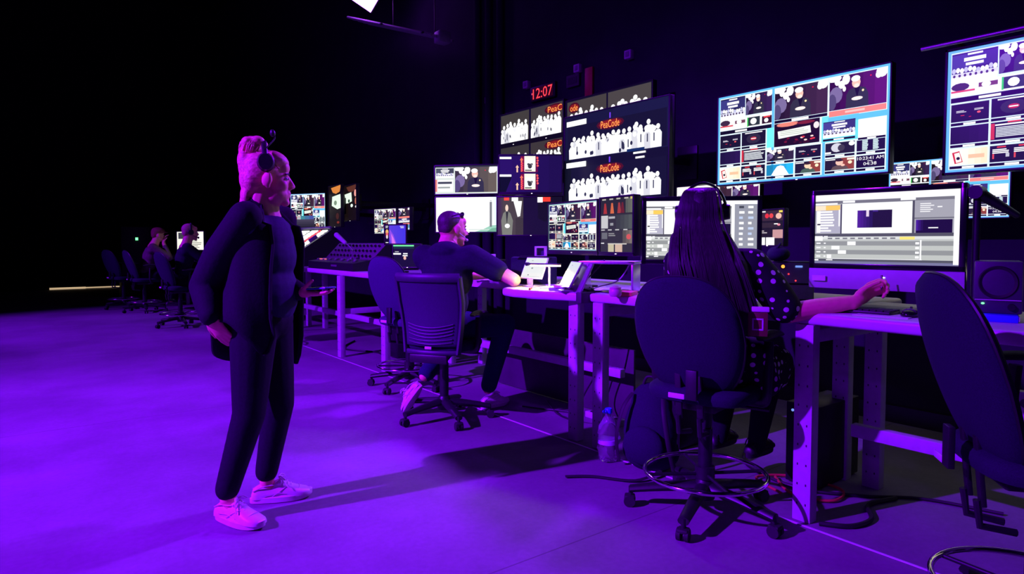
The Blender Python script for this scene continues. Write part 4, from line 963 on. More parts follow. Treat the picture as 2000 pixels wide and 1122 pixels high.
    for s in (0, n): b.tube([V(l[s]) + V((.004, 0, .002)) for l in lv], .009, n=8, flat=1.5)
    b.tube([V(lv[0][j]) for j in range(0, n + 1)], .016, n=8); b.build('collar', M_jacket, cg)
    for nm, s0, e0, w0, r in (('sleeve', sh_r, el_r, wr_r, (.074, .074, .048)), ('sleeve', sh_l, el_l, wr_l - fl.normalized() * .02, (.074, .07, .046))):
        b = B(O); c = pel + Z * .44; b.cap(c + (s0 - c) * .80, s0, .060, r[0]); limb(b, [s0, s0 * .5 + e0 * .5 + (Fd * -.01), e0, e0 * .45 + w0 * .55, w0 - (w0 - e0).normalized() * .015], [r[0], .082, r[1], .062, r[2]]); b.build(nm, M_jacket, t, remesh=.010, sm=4)
    shoe(t, O @ V((.700, 3.165, 0)), radians(-62), .29); shoe(t, O @ V((.872, 3.245, 0)), radians(-16), .285)
    ph = (wr_l + fl.normalized() * .105)
    p = thing('mobile_phone', 'dark phone in a blue case lying in the standing woman\'s palm', 'phone', ph + Z * .026, 0)
    fx = fl.normalized(); R = Matrix((fx, Z.cross(fx), Z)).transposed().to_4x4() @ Matrix.Rotation(-.12, 4, 'Y')
    b = B(R); b.box((0, 0, 0), (.15, .074, .009), bev=.004); b.build('case', M_phone, p)
    b = B(R); b.box((0, 0, .005), (.14, .066, .002), bev=.0008); b.build('display', M_gloss, p)
    return t
M_phone = mat('phone_case', (0.05, 0.06, 0.35), 0.25)

# ---------------------------------------------------------------- the man at the lamp desk
def seated_man():
    ox, oy = 2.46, 4.03
    t = thing('person', 'person in a dark tee with sunglasses pushed up on the head, elbow on the desk', 'person', (ox, oy, 0)); O = Matrix.Translation((-ox, -oy, 0))
    ta = radians(22); ha = radians(-4); Z = V((0, 0, 1)); Fd = V((cos(ta), sin(ta), 0)); Ld = V((-sin(ta), cos(ta), 0))
    pel = V((2.42, 4.02, .66)); T = Matrix.Translation(pel) @ Matrix.Rotation(ta, 4, 'Z') @ Matrix.Rotation(.12, 4, 'Y')
    c = T @ V((0, 0, .50)); sh_r = c - Ld * .205 + Fd * .015; sh_l = c + Ld * .205
    head = at(885, 447, d=4.80); H = Matrix.Translation(head) @ Matrix.Rotation(ha, 4, 'Z') @ Matrix.Rotation(.10, 4, 'Y') @ Matrix.Scale(1.06, 4)
    el_r = V((2.755, 3.615, 1.0)); wr_r = V((2.99, 4.02, 1.0)); el_l = V((2.74, 4.42, .99)); wr_l = V((3.0, 4.28, 1.0))
    hip_r = pel - Ld * .10; hip_l = pel + Ld * .10; kn_r = V((2.94, 3.97, .64)); kn_l = V((2.82, 4.30, .64))
    an_r = at(950, 772, d=4.55); an_l = at(818, 752, d=4.62)
    an_r = V((2.83, 4.04, .15)); an_l = V((2.345, 4.15, .29))
    b = B(O); head_shapes(b, H, 1.08, 1.12); torso(b, T, .40, .22, .5, .34); b.cap(H @ V((-.03, 0, -.09)), c + Z * .02, .066, .085)
    limb(b, [sh_r, el_r, wr_r], [.056, .047, .031]); limb(b, [sh_l, el_l, wr_l], [.056, .047, .031])
    limb(b, [hip_r, kn_r, an_r], [.085, .06, .04]); limb(b, [hip_l, kn_l, an_l], [.085, .06, .04])
    hand_shapes(b, wr_r, (.5, .8, -.10), (0, .1, -1), 1, (.35, .4, .45, .5), thumb=(.6, .6, .3)); hand_shapes(b, wr_l, (.9, -.3, -.1), (0, -.1, -1), -1, (.3, .35, .4, .45), thumb=(.6, .6, .3))
    b.build('body', M_skin, t, remesh=.007, sm=2); eyes(t, O @ H)
    b = B(O @ H); b.ell((-.030, 0, .040), (.090, .079, .081)); b.ell((-.055, 0, .005), (.055, .070, .065)); b.ell((.03, 0, .086), (.035, .055, .026)); b.build('hair', M_haird, t, remesh=.006, sm=2)
    b = B(O @ H @ Mx((.038, 0, .098), 0, .35))
    for s in (-1, 1): b.ell((0, s * .034, 0), (.012, .030, .022)); b.tube([(-.0, s * .066, .002), (-.045, s * .080, -.02), (-.085, s * .080, -.055)], .0035, n=6)
    b.cyl((0, -.01, .006), (0, .01, .006), .004); b.build('sunglasses', M_gloss, t)
    b = B(O @ H); b.tube([(.005, -.085, -.03), (.05, -.082, -.055), (.086, -.055, -.072)], .003, n=6); b.ell((.088, -.046, -.070), (.012, .009, .010)); b.build('microphone', M_white, t)
    b = B(O); torso(b, T, .52, .30, .505, .42); b.ell(c + Z * .045 - Fd * .02, (.095, .13, .07), rot=(0, 0, ta))
    for s0, e0 in ((sh_r, el_r), (sh_l, el_l)): m = s0 + (e0 - s0) * .60; b.cap(c + (s0 - c) * .6 - Z * .02, s0, .092, .092); b.cap(s0, m, .091, .08)
    b.build('tee_shirt', M_tee, t, remesh=.010, sm=4)
    b = B(O); b.ell(pel + Z * -.02, (.16, .19, .11), rot=(0, 0, ta)); limb(b, [hip_r, kn_r, an_r + (kn_r - an_r).normalized() * .03], [.105, .082, .062]); limb(b, [hip_l, kn_l, an_l + (kn_l - an_l).normalized() * .03], [.105, .082, .062])
    b.build('jeans', M_jeans, t, remesh=.010, sm=4)
    shoe(t, O @ V((2.312, 4.12, .225)), radians(113), .27, pitch=-.95); shoe(t, O @ V((2.77, 4.04, .0)), radians(8), .28)
    return t

# ---------------------------------------------------------------- the woman in the polka dot dress
def seated_woman():
    ox, oy = 2.57, 1.88
    t = thing('person', 'person with very long dark hair in a polka dot dress, one arm reaching out', 'person', (ox, oy, 0)); O = Matrix.Translation((-ox, -oy, 0))
    ta = radians(14); ha = radians(30); Z = V((0, 0, 1)); Fd = V((cos(ta), sin(ta), 0)); Ld = V((-sin(ta), cos(ta), 0))
    pel = V((2.55, 1.86, .70)); T = Matrix.Translation(pel) @ Matrix.Rotation(ta, 4, 'Z') @ Matrix.Rotation(.10, 4, 'Y')
    c = T @ V((0, 0, .47)); sh_r = c - Ld * .175 + Fd * .02; sh_l = c + Ld * .175
    head = at(1372, 420, d=3.16); H = Matrix.Translation(head) @ Matrix.Rotation(ha, 4, 'Z') @ Matrix.Rotation(.05, 4, 'Y')
    el_r = at(1540, 612, d=2.93); wr_r = at(1672, 589, d=2.88); hd = at(1718, 553, d=2.90)
    el_l = V((2.80, 2.22, .98)); wr_l = V((3.02, 2.10, .99))
    hip_r = pel - Ld * .09; hip_l = pel + Ld * .09; kn_r = V((2.99, 1.80, .66)); kn_l = V((2.98, 2.02, .66)); an_r = V((2.92, 1.84, .24)); an_l = V((2.90, 2.04, .24))
    b = B(O); head_shapes(b, H, 1, .98, True); torso(b, T, .33, .18, .48, .30, True); b.cap(H @ V((-.03, 0, -.09)), c + Z * .02, .054, .07)
    limb(b, [sh_r, el_r, el_r * .55 + wr_r * .45, wr_r], [.046, .046, .043, .029]); limb(b, [sh_l, el_l, wr_l], [.045, .04, .027])
    limb(b, [hip_r, kn_r, an_r], [.08, .055, .035]); limb(b, [hip_l, kn_l, an_l], [.08, .055, .035])
    hand_shapes(b, wr_r, hd - wr_r, (-.55, -.55, -.35), 1, (.85, 1.0, 1.05, 1.1), thumb=(.85, .35, .5), tcurl=.7, sc=1.02)
    hand_shapes(b, wr_l, (.9, -.2, -.05), (0, 0, -1), -1, (.3, .3, .3, .35))
    b.build('body', M_skin, t, remesh=.0055, sm=2); eyes(t, O @ H)
    # long straight hair: a volume plus strands
    b = B(O); k = B.__new__(B); k.bm = b.bm; k.M = O @ H; k.mi = 0
    k.ell((-.022, 0, .034), (.105, .086, .092)); k.ell((-.05, 0, -.03), (.075, .090, .10)); k.ell((-.065, 0, -.13), (.058, .112, .12))
    hb = H @ V((-.07, 0, -.12)); tip = at(1395, 592, d=2.86); tl = at(1340, 560, d=2.90)
    s = V((sin(radians(36)), -cos(radians(36)), 0)).normalized()  # sideways across her back, to the camera's right
    for i in range(9):
        o = -.125 + .25 * i / 8; e = -.14 + .27 * i / 8
        p0 = hb + s * o * .80; p1 = at(1380, 520, d=2.95) + s * o * 1.12; p2 = at(1412, 655 - 10 * abs(i - 4.5), d=2.95) + s * e * 1.05
        limb(b, [p0, p1, p2], [.040, .036, .024])
    hm = b.build('hair', M_hairb, t, remesh=.008, sm=3)
    b = B(O); r = random.Random(9)
    for i in range(110):
        o = r.uniform(-.135, .135); q = r.uniform(-.01, .01); back = V((-cos(radians(36)), -sin(radians(36)), 0)) * .036
        yl = -o * .62; cz = sqrt(max(0.0, 1 - (o / .15) ** 2))
        c0 = H @ V((.0, yl * .35, .127)); c1 = H @ V((-.075, yl * .9, .105)); c2 = H @ V((-.125 + .03 * (1 - cz), yl * 1.15, .03)); c3 = H @ V((-.125 + .03 * (1 - cz), yl * 1.35, -.06))
        p2 = at(1380, 520, d=2.95) + s * (o * 1.12 + q) + back; p3 = at(1412, 650 - 30 * abs(o) / .13, d=2.95) + s * (o * 1.15 + 2 * q) + back * .5
        b.tube(smooth_path([c0, c1, c2, c3, p2, p3], 5), .0055, n=5, r1=.003)
    b.build('hair_strands', M_hairb, hm)
    headset(t, O @ H @ Matrix.Translation((.005, 0, .012)), .108, top=.140, m=M_gloss)
    # dress: bodice, puffed sleeve, skirt over the lap
    b = B(O); torso(b, T, .40, .235, .475, .36, True)
    for s0, e0 in ((sh_r, el_r), (sh_l, el_l)): m = s0 + (e0 - s0) * .88; b.cap(c + (s0 - c) * .6, s0, .07, .07); b.cap(s0, s0 * .5 + m * .5, .068, .080); b.cap(s0 * .5 + m * .5, m, .080, .074)
    b.ell(pel + Z * -.01 + Fd * .05, (.20, .21, .12), rot=(0, 0, ta)); limb(b, [hip_r + Z * .0, kn_r], [.115, .10]); limb(b, [hip_l, kn_l], [.115, .10])
    b.cap(hip_r + Fd * .12 - Ld * .06 - Z * .02, kn_r - Z * .06, .09, .08)
    b.cap(at(1468, 690, d=2.93), at(1494, 748, d=2.97), .075, .07)
    b.build('dress', M_polka, t, remesh=.009, sm=4)
    b = B(O); limb(b, [kn_r, kn_r * .5 + an_r * .5 - Fd * .015, an_r], [.062, .058, .042]); limb(b, [kn_l, kn_l * .5 + an_l * .5 - Fd * .015, an_l], [.062, .058, .042]); b.build('stockings', M_trouser, t, remesh=.009, sm=3)
    for a_, z_ in ((an_r, .11), (an_l, .11)): shoe(t, O @ (V((a_.x - .07, a_.y, .195))), radians(8), .25, m=M_black, laces=False)
    # red pass hanging at her side
    bp = at(1480, 634, d=2.72)
    p = thing('pass_card', 'dark red pass with a pale square hanging beside the polka dot dress', 'badge', bp, radians(34))
    fr = Matrix.Rotation(radians(-32), 4, 'Z') @ Matrix.Rotation(radians(90) * 0, 4, 'X')
    b = B(); b.box((0, 0, 0), (.006, .078, .10), bev=.002, rot=Matrix.Rotation(radians(0), 3, 'Z')); b.build('card', M_badge, p)
    b = B()
    for sy, sz, w_, h_ in ((0, .022, .044, .006), (0, -.022, .044, .006), (.019, 0, .006, .044), (-.019, 0, .006, .044)): b.box((-.004, sy, sz), (.002, w_, h_))
    b.build('square_mark', M_lilac, p)
    b = B(); b.box((0, -.01, .063), (.012, .07, .022), bev=.004); b.build('clip', M_white, p)
    st = thing('stylus_pen', 'dark stylus pen pinched in the polka dot woman\'s raised fingers', 'pen', at(1722, 548, d=2.88))
    b = B(); b.cyl((-.01, -.005, -.035), (.004, .002, .022), .004); b.build('barrel', M_gloss, st); b = B(); b.cyl((-.01, -.005, -.035), (-.013, -.0065, -.045), .004, .001); b.build('tip', M_grey, st)
    return t
M_badge = mat('dark_red_card', (0.16, 0.012, 0.03), 0.5, noise=0.1); M_lilac = mat('pale_print', (0.6, 0.5, 0.6), 0.5)

# ---------------------------------------------------------------- the two people far off
def far_person(lab, x, y, az, lean, m_top, m_hair, hat=None, chin=False, hs=False, shoes=None):
    t = thing('person', lab, 'person', (x, y, 0)); O = Matrix.Translation((0, 0, 0)) @ Matrix.Rotation(az, 4, 'Z'); Z = V((0, 0, 1)); T = Matrix.Translation((0, 0, .68)) @ Matrix.Rotation(lean, 4, 'Y'); c = T @ V((0, 0, .5)); H = Matrix.Translation(T @ V((.05, 0, .74))) @ Matrix.Rotation(lean * .5, 4, 'Y') @ Matrix.Scale(1.05, 4)
    sr, sl = c + V((.01, -.19, 0)), c + V((.01, .19, 0)); er, el = (V((c.x + .26, -.24, .98)), V((c.x + .24, .24, .98)))
    wr = H @ V((.09, -.03, -.12)) if chin else V((c.x + .46, -.12, 1.0)); wl = V((c.x + .46, .1, 1.0))
    b = B(O); head_shapes(b, H); torso(b, T, .38, .21, .5, .33); b.cap(H @ V((-.03, 0, -.09)), c, .06, .08); limb(b, [sr, er, wr], [.05, .045, .03]); limb(b, [sl, el, wl], [.05, .045, .03])
    kr, kl = V((.46, -.14, .66)), V((.46, .14, .66)); ar, al = V((.40, -.14, .20)), V((.42, .14, .20)); limb(b, [V((0, -.1, .66)), kr, ar], [.08, .06, .04]); limb(b, [V((0, .1, .66)), kl, al], [.08, .06, .04])
    hand_shapes(b, wr, (.2, .1, .9) if chin else (1, .1, 0), (.9, 0, -.2) if chin else (0, 0, -1), 1, (.5, .5, .5, .5)); hand_shapes(b, wl, (1, -.1, 0), (0, 0, -1), -1)
    b.build('body', M_skin, t, remesh=.009, sm=2); eyes(t, O @ H)
    b = B(O @ H); b.ell((-.03, 0, .042), (.093, .081, .084)); b.ell((-.06, 0, 0), (.055, .072, .07))
    if hat: b.ell((-.01, 0, .075), (.108, .092, .062)); b.ell((.09, 0, .062), (.06, .07, .012))
    b.build('cap' if hat else 'hair', m_hair, t, remesh=.009, sm=2)
    if hs: headset(t, O @ H @ Matrix.Translation((0, 0, .0)), .09, mic=[(0, -.09, -.03), (.06, -.085, -.06), (.10, -.05, -.07)], top=.13)
    b = B(O); torso(b, T, .45, .26, .495, .38)
    for s0, e0, w0 in ((sr, er, wr), (sl, el, wl)): b.cap(s0, e0, .078, .062); b.cap(e0, e0 * .3 + w0 * .7, .062, .045)
    b.build('jumper', m_top, t, remesh=.012, sm=3)
    b = B(O); b.ell((0, 0, .66), (.16, .19, .11)); limb(b, [V((0, -.1, .66)), kr, ar + Z * .03], [.105, .08, .06]); limb(b, [V((0, .1, .66)), kl, al + Z * .03], [.105, .08, .06]); b.build('trousers', M_trouser, t, remesh=.012, sm=3)
    for a_ in (ar, al): shoe(t, O @ V((a_.x - .09, a_.y, .10)), az, .28, pitch=0, laces=False, m=shoes)
    return t
M_plum = mat('plum_jumper', (0.11, 0.05, 0.07), 0.85, noise=0.15); M_cap = mat('rust_cap', (0.22, 0.06, 0.05), 0.8, noise=0.15); M_shaved = mat('short_fair_hair', (0.45, 0.26, 0.18), 0.6, noise=0.2, scale=90)
standing_woman(); seated_man(); seated_woman()
far_person('person in a plum jumper and rust cap leaning chin on hand, far off', 1.86, 13.45, radians(-8), .24, M_plum, M_cap, hat=True, chin=True, shoes=M_black)
far_person('person in a dark jumper and headset seated before the far pale monitor', 1.97, 10.82, radians(-5), .12, M_tee, M_shaved, hs=True)
# ------------------------------------------------------------------ desk equipment
Zv = V((0, 0, 1))
def solid_thing(name, lab, cat, loc, rz, parts, group=None):
    """parts: (name, builder function, material)"""
    t = thing(name, lab, cat, loc, rz, group)
    for nm, fn, m in parts:
        b = B(); fn(b); b.build(nm, m, t)
    return t
def pts3(*a): return smooth_path(a, 6)

# video switcher: sloped panel of lit keys, facing the aisle (-X)
t = thing('video_switcher', 'video switcher console with glowing white buttons, on the desk behind the standing woman', 'console', (3.06, 8.92, DT), 0)
b = B(); poly = [(-.30, 0), (.34, 0), (.34, .46), (.27, .48), (-.20, .17), (-.30, .12)]
b.loft([[(x, -.60, z) for x, z in poly], [(x, .52, z) for x, z in poly]]); b.build('body', M_black, t, smooth=False)
sl = atan2(.31, .47); Rp = Matrix.Rotation(-sl, 4, 'Y')
for nm, y0, y1, u0, u1, nx_, ny_, ms in (('key_bank', .12, .47, -.22, .25, 8, 7, None), ('key_bank', -.21, .04, -.22, .25, 8, 5, None), ('key_bank', -.55, -.36, -.22, .25, 8, 3, None), ('red_key_bank', -.31, -.25, -.22, .25, 7, 1, E_red)):
    b = B(Matrix.Translation((.035, 0, .331)) @ Rp)
    for i in range(nx_):
        for j in range(ny_):
            du = (u1 - u0) / nx_; dy = (y1 - y0) / ny_; b.box((u0 + (i + .5) * du, y0 + (j + .5) * dy, .006), (du * .72, dy * .74, .012))
    b.build(nm, ms or E_key, t, smooth=False)
b = B(Matrix.Translation((.035, 0, .331)) @ Rp); b.box((-.0, -.578, .03), (.12, .03, .05), bev=.006); b.box((.28, -.04, .02), (.03, 1.1, .03), bev=.004); b.build('fader_bar', M_grey, t)
# audio desk: flat front, raised back
t = thing('audio_mixer', 'dark audio mixing console with a raised back, on the desk by the gooseneck lamp', 'console', (3.08, 7.16, DT), 0)
b = B(); poly = [(-.24, 0.0), (.20, 0.0), (.20, .28), (.16, .30), (-.02, .12), (-.24, .085)]
b.loft([[(x, -.62, z) for x, z in poly], [(x, .70, z) for x, z in poly]]); b.build('body', M_black, t, smooth=False)
b = B(Matrix.Translation((-.11, 0, .104)) @ Matrix.Rotation(-.13, 4, 'Y'))
for j in range(12): b.box((0, -.5 + .1 * j, .004), (.20, .008, .004)); b.box((-.05 + .01 * (j * 5 % 9), -.5 + .1 * j, .012), (.03, .022, .016), bev=.003)
b.build('faders', M_grey, t)
for j in range(12):
    for i in range(3):
        b = B(Matrix.Translation((.07, 0, .212)) @ Matrix.Rotation(-atan2(.18, .18), 4, 'Y')); b.cyl((-.08 + .08 * i, -.5 + .1 * j, 0), (-.08 + .08 * i, -.5 + .1 * j, .02), .014, .011, n=10); b.build('knob', M_dmetal, t)
b = B(); 
for j in range(4): b.box((-.15, .38 + .05 * j, .112), (.02, .03, .012))
b.build('lit_keys', E_magenta, t)
b = B(); b.box((-.242, -.1, .05), (.004, .16, .02)); b.build('name_plate', M_alu, t)
t = thing('gooseneck_lamp', 'small unlit gooseneck lamp bending over the dark mixing console', 'lamp', (3.03, 7.02, DT + .105), 0)
b = B(); b.tube(pts3((0, 0, 0), (.02, .02, .12), (-.02, .12, .20)), .006); b.cyl((0, 0, -.01), (0, 0, .03), .018); b.build('neck', M_alu, t)
b = B(); b.cap((-.02, .12, .20), (-.06, .27, .29), .022, .030); b.build('shade', M_lgrey, t)
# two small screens right of the mixer
A, C = facing(752, 793, 6.75, 6.62)
unit('tablet_computer', 'small violet lit screen with an orange flame shape, in front of two mosaic monitors', 'tablet', A, C, zpx(477, 6.7), zpx(440, 6.7), ui_laptop, .010, 0, .02, 'foot', group=None, k=.95)
A, C = facing(768, 822, 6.30, 6.20)
unit('control_screen', 'low dark screen with a green line and white lettering, beside the man\'s shoulder', 'screen', A, C, zpx(522, 6.25), zpx(478, 6.25), lambda p: (p.fill((10, 14, 18)), p.rect(0, .02, .75, .08, (120, 250, 160)), p.rect(0, .08, .75, .18, (10, 50, 30)), p.rect(.06, .3, .2, .34, (170, 170, 170)), p.rect(0, .38, .28, .45, WH), p.rect(.36, .38, .52, .43, WH), p.rect(.34, .47, .52, .52, WH), p.oval(.42, .6, .05, .08, (255, 190, 170))), .008, 0, .02, 'foot', group=None, k=1.1)
for lab, x, y, w_, d_, rz in (('white paper sheets lying before the dark mixing console', 2.95, 5.98, .21, .30, .2),):
    t = thing('paper_sheets', lab, 'paper', (x, y, DT), rz); b = B(); b.box((0, 0, .002), (w_, d_, .004)); b.box((.03, .02, .0055), (w_, d_, .003), rot=(0, 0, .2)); b.build('sheet', M_paper, t)

# ---- lamp desk
def leaning(name, lab, cat, c, rz, w, h, lean, paint, m_case, k=1.0, z0=.03, group=None):
    """tablet leaning back on a small stand: c is the foot of the screen"""
    t = thing(name, lab, cat, (c[0], c[1], DT), rz, group); R = Mx((0, 0, z0), 0, 0, -lean)
    b = B(R); b.box((0, .006, h / 2), (w, .010, h), bev=.004); b.build('casing', m_case, t)
    p = Paint(w * .94, h * .93, k); paint(p); p.build('screen', t, R @ Matrix.Translation((0, -.0005, h / 2)))
    b = B(); b.box((0, .02 + h * .25 * sin(lean), .008), (w * .5, .14, .014), bev=.003); b.box((0, -.004, z0 * .5 + .004), (w * .25, .012, z0), bev=.003); b.box((0, .03 + .5 * h * sin(lean), z0 + h * .22), (.05, .012, h * .55), rot=(lean * -1.6, 0, 0), bev=.002); b.build('stand', M_alu, t)
    return t
p_ = at(1036, 540, d=4.55); leaning('tablet_computer', 'pale tablet leaning back behind the glowing bar lamp', 'tablet', p_, radians(-80), .20, .165, .48, ui_tablet, M_white, 1.0, .06, 'tablets on the lamp desk')
p_ = at(1100, 550, d=4.12); leaning('tablet_computer', 'pale tablet leaning steeply with a thick silver side, beside the bar lamp\'s free end', 'tablet', p_, radians(-113), .20, .185, .50, ui_tablet, M_alu, .85, .03, 'tablets on the lamp desk')
p_ = at(1116, 556, d=4.05)
t = thing('clipboard', 'silver clipboard leaning against the steep pale tablet', 'clipboard', (p_.x, p_.y, DT), radians(-108)); b = B(Mx((0, 0, .004), 0, 0, -.45)); b.box((0, .03, .105), (.14, .014, .21), bev=.005); b.build('board', M_alu, t); b = B(Mx((0, 0, .004), 0, 0, -.45)); b.box((0, .020, .195), (.06, .012, .02), bev=.003); b.build('clip', M_lgrey, t)
# bar lamp
a_, c_ = at(1030, 514, d=4.42), at(1095, 522, d=4.30); m_ = (a_ + c_) / 2; foot = at(1073, 545, d=4.42); dv = (c_ - a_).normalized(); rz = atan2(dv.y, dv.x)
t = thing('bar_lamp', 'lit warm bar lamp hanging low over the white desk between two tablets', 'lamp', (foot.x, foot.y, DT), 0)
O = Matrix.Translation(-V((foot.x, foot.y, DT))); L_ = (c_ - a_).length
b = B(O @ Matrix.Translation(m_) @ Matrix.Rotation(rz, 4, 'Z')); b.box((0, 0, .006), (L_, .028, .010), bev=.003); b.cyl((-L_ / 2, -.012, .004), (-L_ / 2, .016, .004), .012); b.build('bar', M_dmetal, t)
b = B(O @ Matrix.Translation(m_) @ Matrix.Rotation(rz, 4, 'Z')); b.box((.012, 0, -.004), (L_ - .03, .022, .010), bev=.003); b.build('light_strip', E_warm, t)
b = B(O); f3 = V((foot.x, foot.y, DT)); top = m_ + dv * .02 + V((0, 0, .01)); b.tube([f3 + V((0, 0, .01)), V((foot.x, foot.y, top.z - .03)), top], .007); b.box(f3 + V((0, 0, .007)), (.09, .12, .014), bev=.004, rot=(0, 0, rz)); b.build('stand', M_lgrey, t)
lb = bpy.data.lights.new('bar_lamp_light', 'AREA'); lb.shape = 'RECTANGLE'; lb.size = L_ - .03; lb.size_y = .02; lb.energy = 5.5; lb.color = (1.0, .66, .38); lo = bpy.data.objects.new('bar_lamp_light', lb); COL.objects.link(lo); lo.location = m_ + V((0, 0, -.012)); lo.rotation_euler = (0, 0, rz)
# black case with a pale frame on top, white box, riser, cables, pot, books
t = thing('equipment_case', 'low black equipment case behind the pale tablet on the lamp desk', 'case', (3.15, 3.88, DT), radians(-40)); b = B(); b.box((0, 0, .10), (.34, .26, .20), bev=.008); b.build('body', M_fabric, t); b = B(); b.tube([(-.12, -.13, .19), (-.10, -.15, .205), (.10, -.15, .205), (.12, -.13, .19)], .006); b.build('handle', M_dmetal, t)
t = thing('picture_frame', 'small pale square frame standing on the black equipment case', 'frame', (3.14, 3.79, DT + .20), radians(-50)); b = B()
for x, z, w_, h_ in ((0, .006, .085, .012), (0, .076, .085, .012), (-.036, .041, .013, .08), (.036, .041, .013, .08)): b.box((x, 0, z), (w_, .05, h_))
b.build('border', M_white, t); b = B(); b.box((0, .012, .041), (.06, .006, .06)); b.build('back', M_purpleseat, t)
t = thing('equipment_case', 'black flat case near the man\'s shoulder with a white box on it', 'case', (3.32, 4.72, DT), radians(-35)); b = B(); b.box((0, 0, .08), (.30, .22, .16), bev=.008); b.build('body', M_black, t)
t = thing('small_box', 'small white box standing on the flat black case', 'box', (3.24, 4.62, DT + .16), radians(-38)); b = B(); b.box((0, 0, .025), (.13, .06, .05), bev=.004); b.build('carton', M_white, t); b = B(); b.box((.0, -.031, .025), (.05, .002, .02)); b.build('printed_label', M_lilac, t)
t = thing('monitor_riser', 'silver riser shelf under the dark sheet monitor, cables hanging below', 'shelf', (3.02, 2.95, DT), radians(-62)); b = B(); b.box((0, 0, .185), (.36, .20, .018), bev=.004); b.build('shelf_top', M_alu, t)
for s in (-1, 1): b = B(); b.box((s * .165, 0, .088), (.014, .18, .176), bev=.003); b.build('leg', M_alu, t)
def cable(lab, pts, r, m, name='cable', group='cables'):
    o = V(pts[0]); t = thing(name, lab, 'cable', o, 0, group); b = B(); b.tube([p - o for p in pts3(*pts)], r, n=6); b.build('sheath', m, t); return t
cb = DT + .006
cable('black cable looping off the silver riser shelf onto the lamp desk', [(3.0, 2.98, 1.15), (2.95, 3.04, 1.06), (2.90, 3.10, .985), (2.86, 3.02, cb), (2.95, 2.9, cb)], .005, M_cable)
cable('black cable coiled over the books on the lamp desk', [(2.80, 3.22, .99), (2.84, 3.14, 1.03), (2.88, 3.06, 1.0), (2.92, 3.0, cb), (2.86, 2.94, cb), (2.83, 3.04, cb + .02), (2.9, 3.12, 1.0)], .006, M_cable)
cable('thin pale cable sagging under the silver riser shelf', [(3.1, 2.86, 1.12), (3.04, 2.9, 1.02), (2.98, 3.0, .98), (3.02, 3.1, cb)], .004, M_lgrey)
for i, (lab, x, y, z, rz, m, w_, d_, h_) in enumerate((('closed grey book on the lamp desk, lowest of the stack', 2.84, 3.12, DT, .2, M_grey, .17, .24, .022), ('closed pale book on the grey book', 2.845, 3.11, DT + .022, .5, M_paper, .15, .21, .018))):
    t = thing('book', lab, 'book', (x, y, z), rz, 'books on the lamp desk'); b = B(); b.box((0, 0, h_ / 2), (w_, d_, h_), bev=.002); b.build('cover', m, t); b = B(); b.box((.004, 0, h_ / 2), (w_, d_ - .008, h_ * .6)); b.build('pages', M_paper, t)
p_ = at(1202, 562, d=3.76); t = thing('plastic_pot', 'round pinkish plastic pot with a lid beside the oval chair back', 'pot', (p_.x, p_.y, DT), 0); b = B(); b.lathe([(.0, 0), (.028, 0), (.036, .012), (.037, .034), (.030, .046), (0, .046)]); b.build('body', M_pot, t); b = B(); b.lathe([(.0, .045), (.032, .045), (.033, .053), (.02, .058), (.008, .064), (0, .064)]); b.build('lid', M_pot, t)
p_ = at(1222, 548, d=3.85); t = thing('notebook', 'orange notebook lying behind the pinkish pot', 'notebook', (p_.x, p_.y, DT), .5); b = B(); b.box((0, 0, .012), (.15, .11, .024), bev=.003); b.build('cover', M_orange, t); b = B(); b.box((.003, 0, .012), (.15, .104, .016)); b.build('pages', M_paper, t)
p_ = at(1036, 551, d=4.30); t = thing('marker_pen', 'short red marker pen lying under the bar lamp', 'pen', (p_.x, p_.y, DT), .7); b = B(); b.cyl((-.035, 0, .007), (.03, 0, .007), .0065); b.build('barrel', M_red, t); b = B(); b.cyl((.03, 0, .007), (.05, 0, .007), .0072, .005); b.build('pen_cap', M_black, t)
t = thing('paper_sheets', 'white papers under the man\'s forearm', 'paper', (3.12, 4.35, DT), .3); b = B(); b.box((0, 0, .002), (.21, .30, .004)); b.box((-.02, -.04, .0055), (.21, .30, .003), rot=(0, 0, -.25)); b.build('sheet', M_paper, t)

# ---- the woman's desk
p_ = at(1541, 575, d=3.46); t = thing('audio_rack', 'violet lit audio rack unit with orange lamps, behind the polka dot sleeve', 'audio unit', (p_.x, p_.y, DT), radians(-52))
b = B(); b.box((0, .10, .105), (.245, .20, .21), bev=.006); b.build('chassis', M_black, t); b = B(); b.box((0, -.004, .15), (.235, .008, .105), bev=.002); b.build('front_plate', M_dviolet, t); b = B(); b.box((0, -.004, .05), (.235, .008, .075), bev=.002); b.build('lower_plate', M_dviolet, t)
for x, z in ((-.085, .185), (-.035, .185), (-.065, .125)):
    b = B(); b.cyl((x, -.008, z), (x, -.022, z), .013, .011); kn = b.build('knob', M_black, t); b = B(); b.cyl((x, -.022, z), (x, -.024, z), .009); b.build('knob_lamp', E_orange, kn)
for x, z, m in ((.03, .11, E_red), (-.005, .145, E_red), (-.10, .20, E_white)): b = B(); b.ell((x, -.010, z), (.004, .003, .004)); b.build('indicator', m, t)
b = B(); b.box((.045, -.010, .185), (.035, .005, .010), bev=.002); b.build('display', E_dblue, t)
t = thing('soft_bag', 'small black soft bag lying on top of the audio rack', 'bag', (p_.x + .06, p_.y + .10, DT + .21), .4); b = B(); b.ell((0, 0, .038), (.09, .06, .04)); b.ell((.05, .02, .045), (.05, .045, .035)); b.build('pouch', M_fabric, t, remesh=.006); b = B(); b.tube(pts3((-.05, 0, .07), (0, -.01, .095), (.05, .01, .075)), .006); b.build('strap', M_fabric, t)
t = thing('keyboard', 'black keyboard lying flat before the silver chin', 'keyboard', (2.99, 1.45, DT), pi / 2 * -1 + .06); b = B(); b.box((0, 0, .008), (.42, .13, .014), bev=.004); b.build('case', M_black, t); b = B()
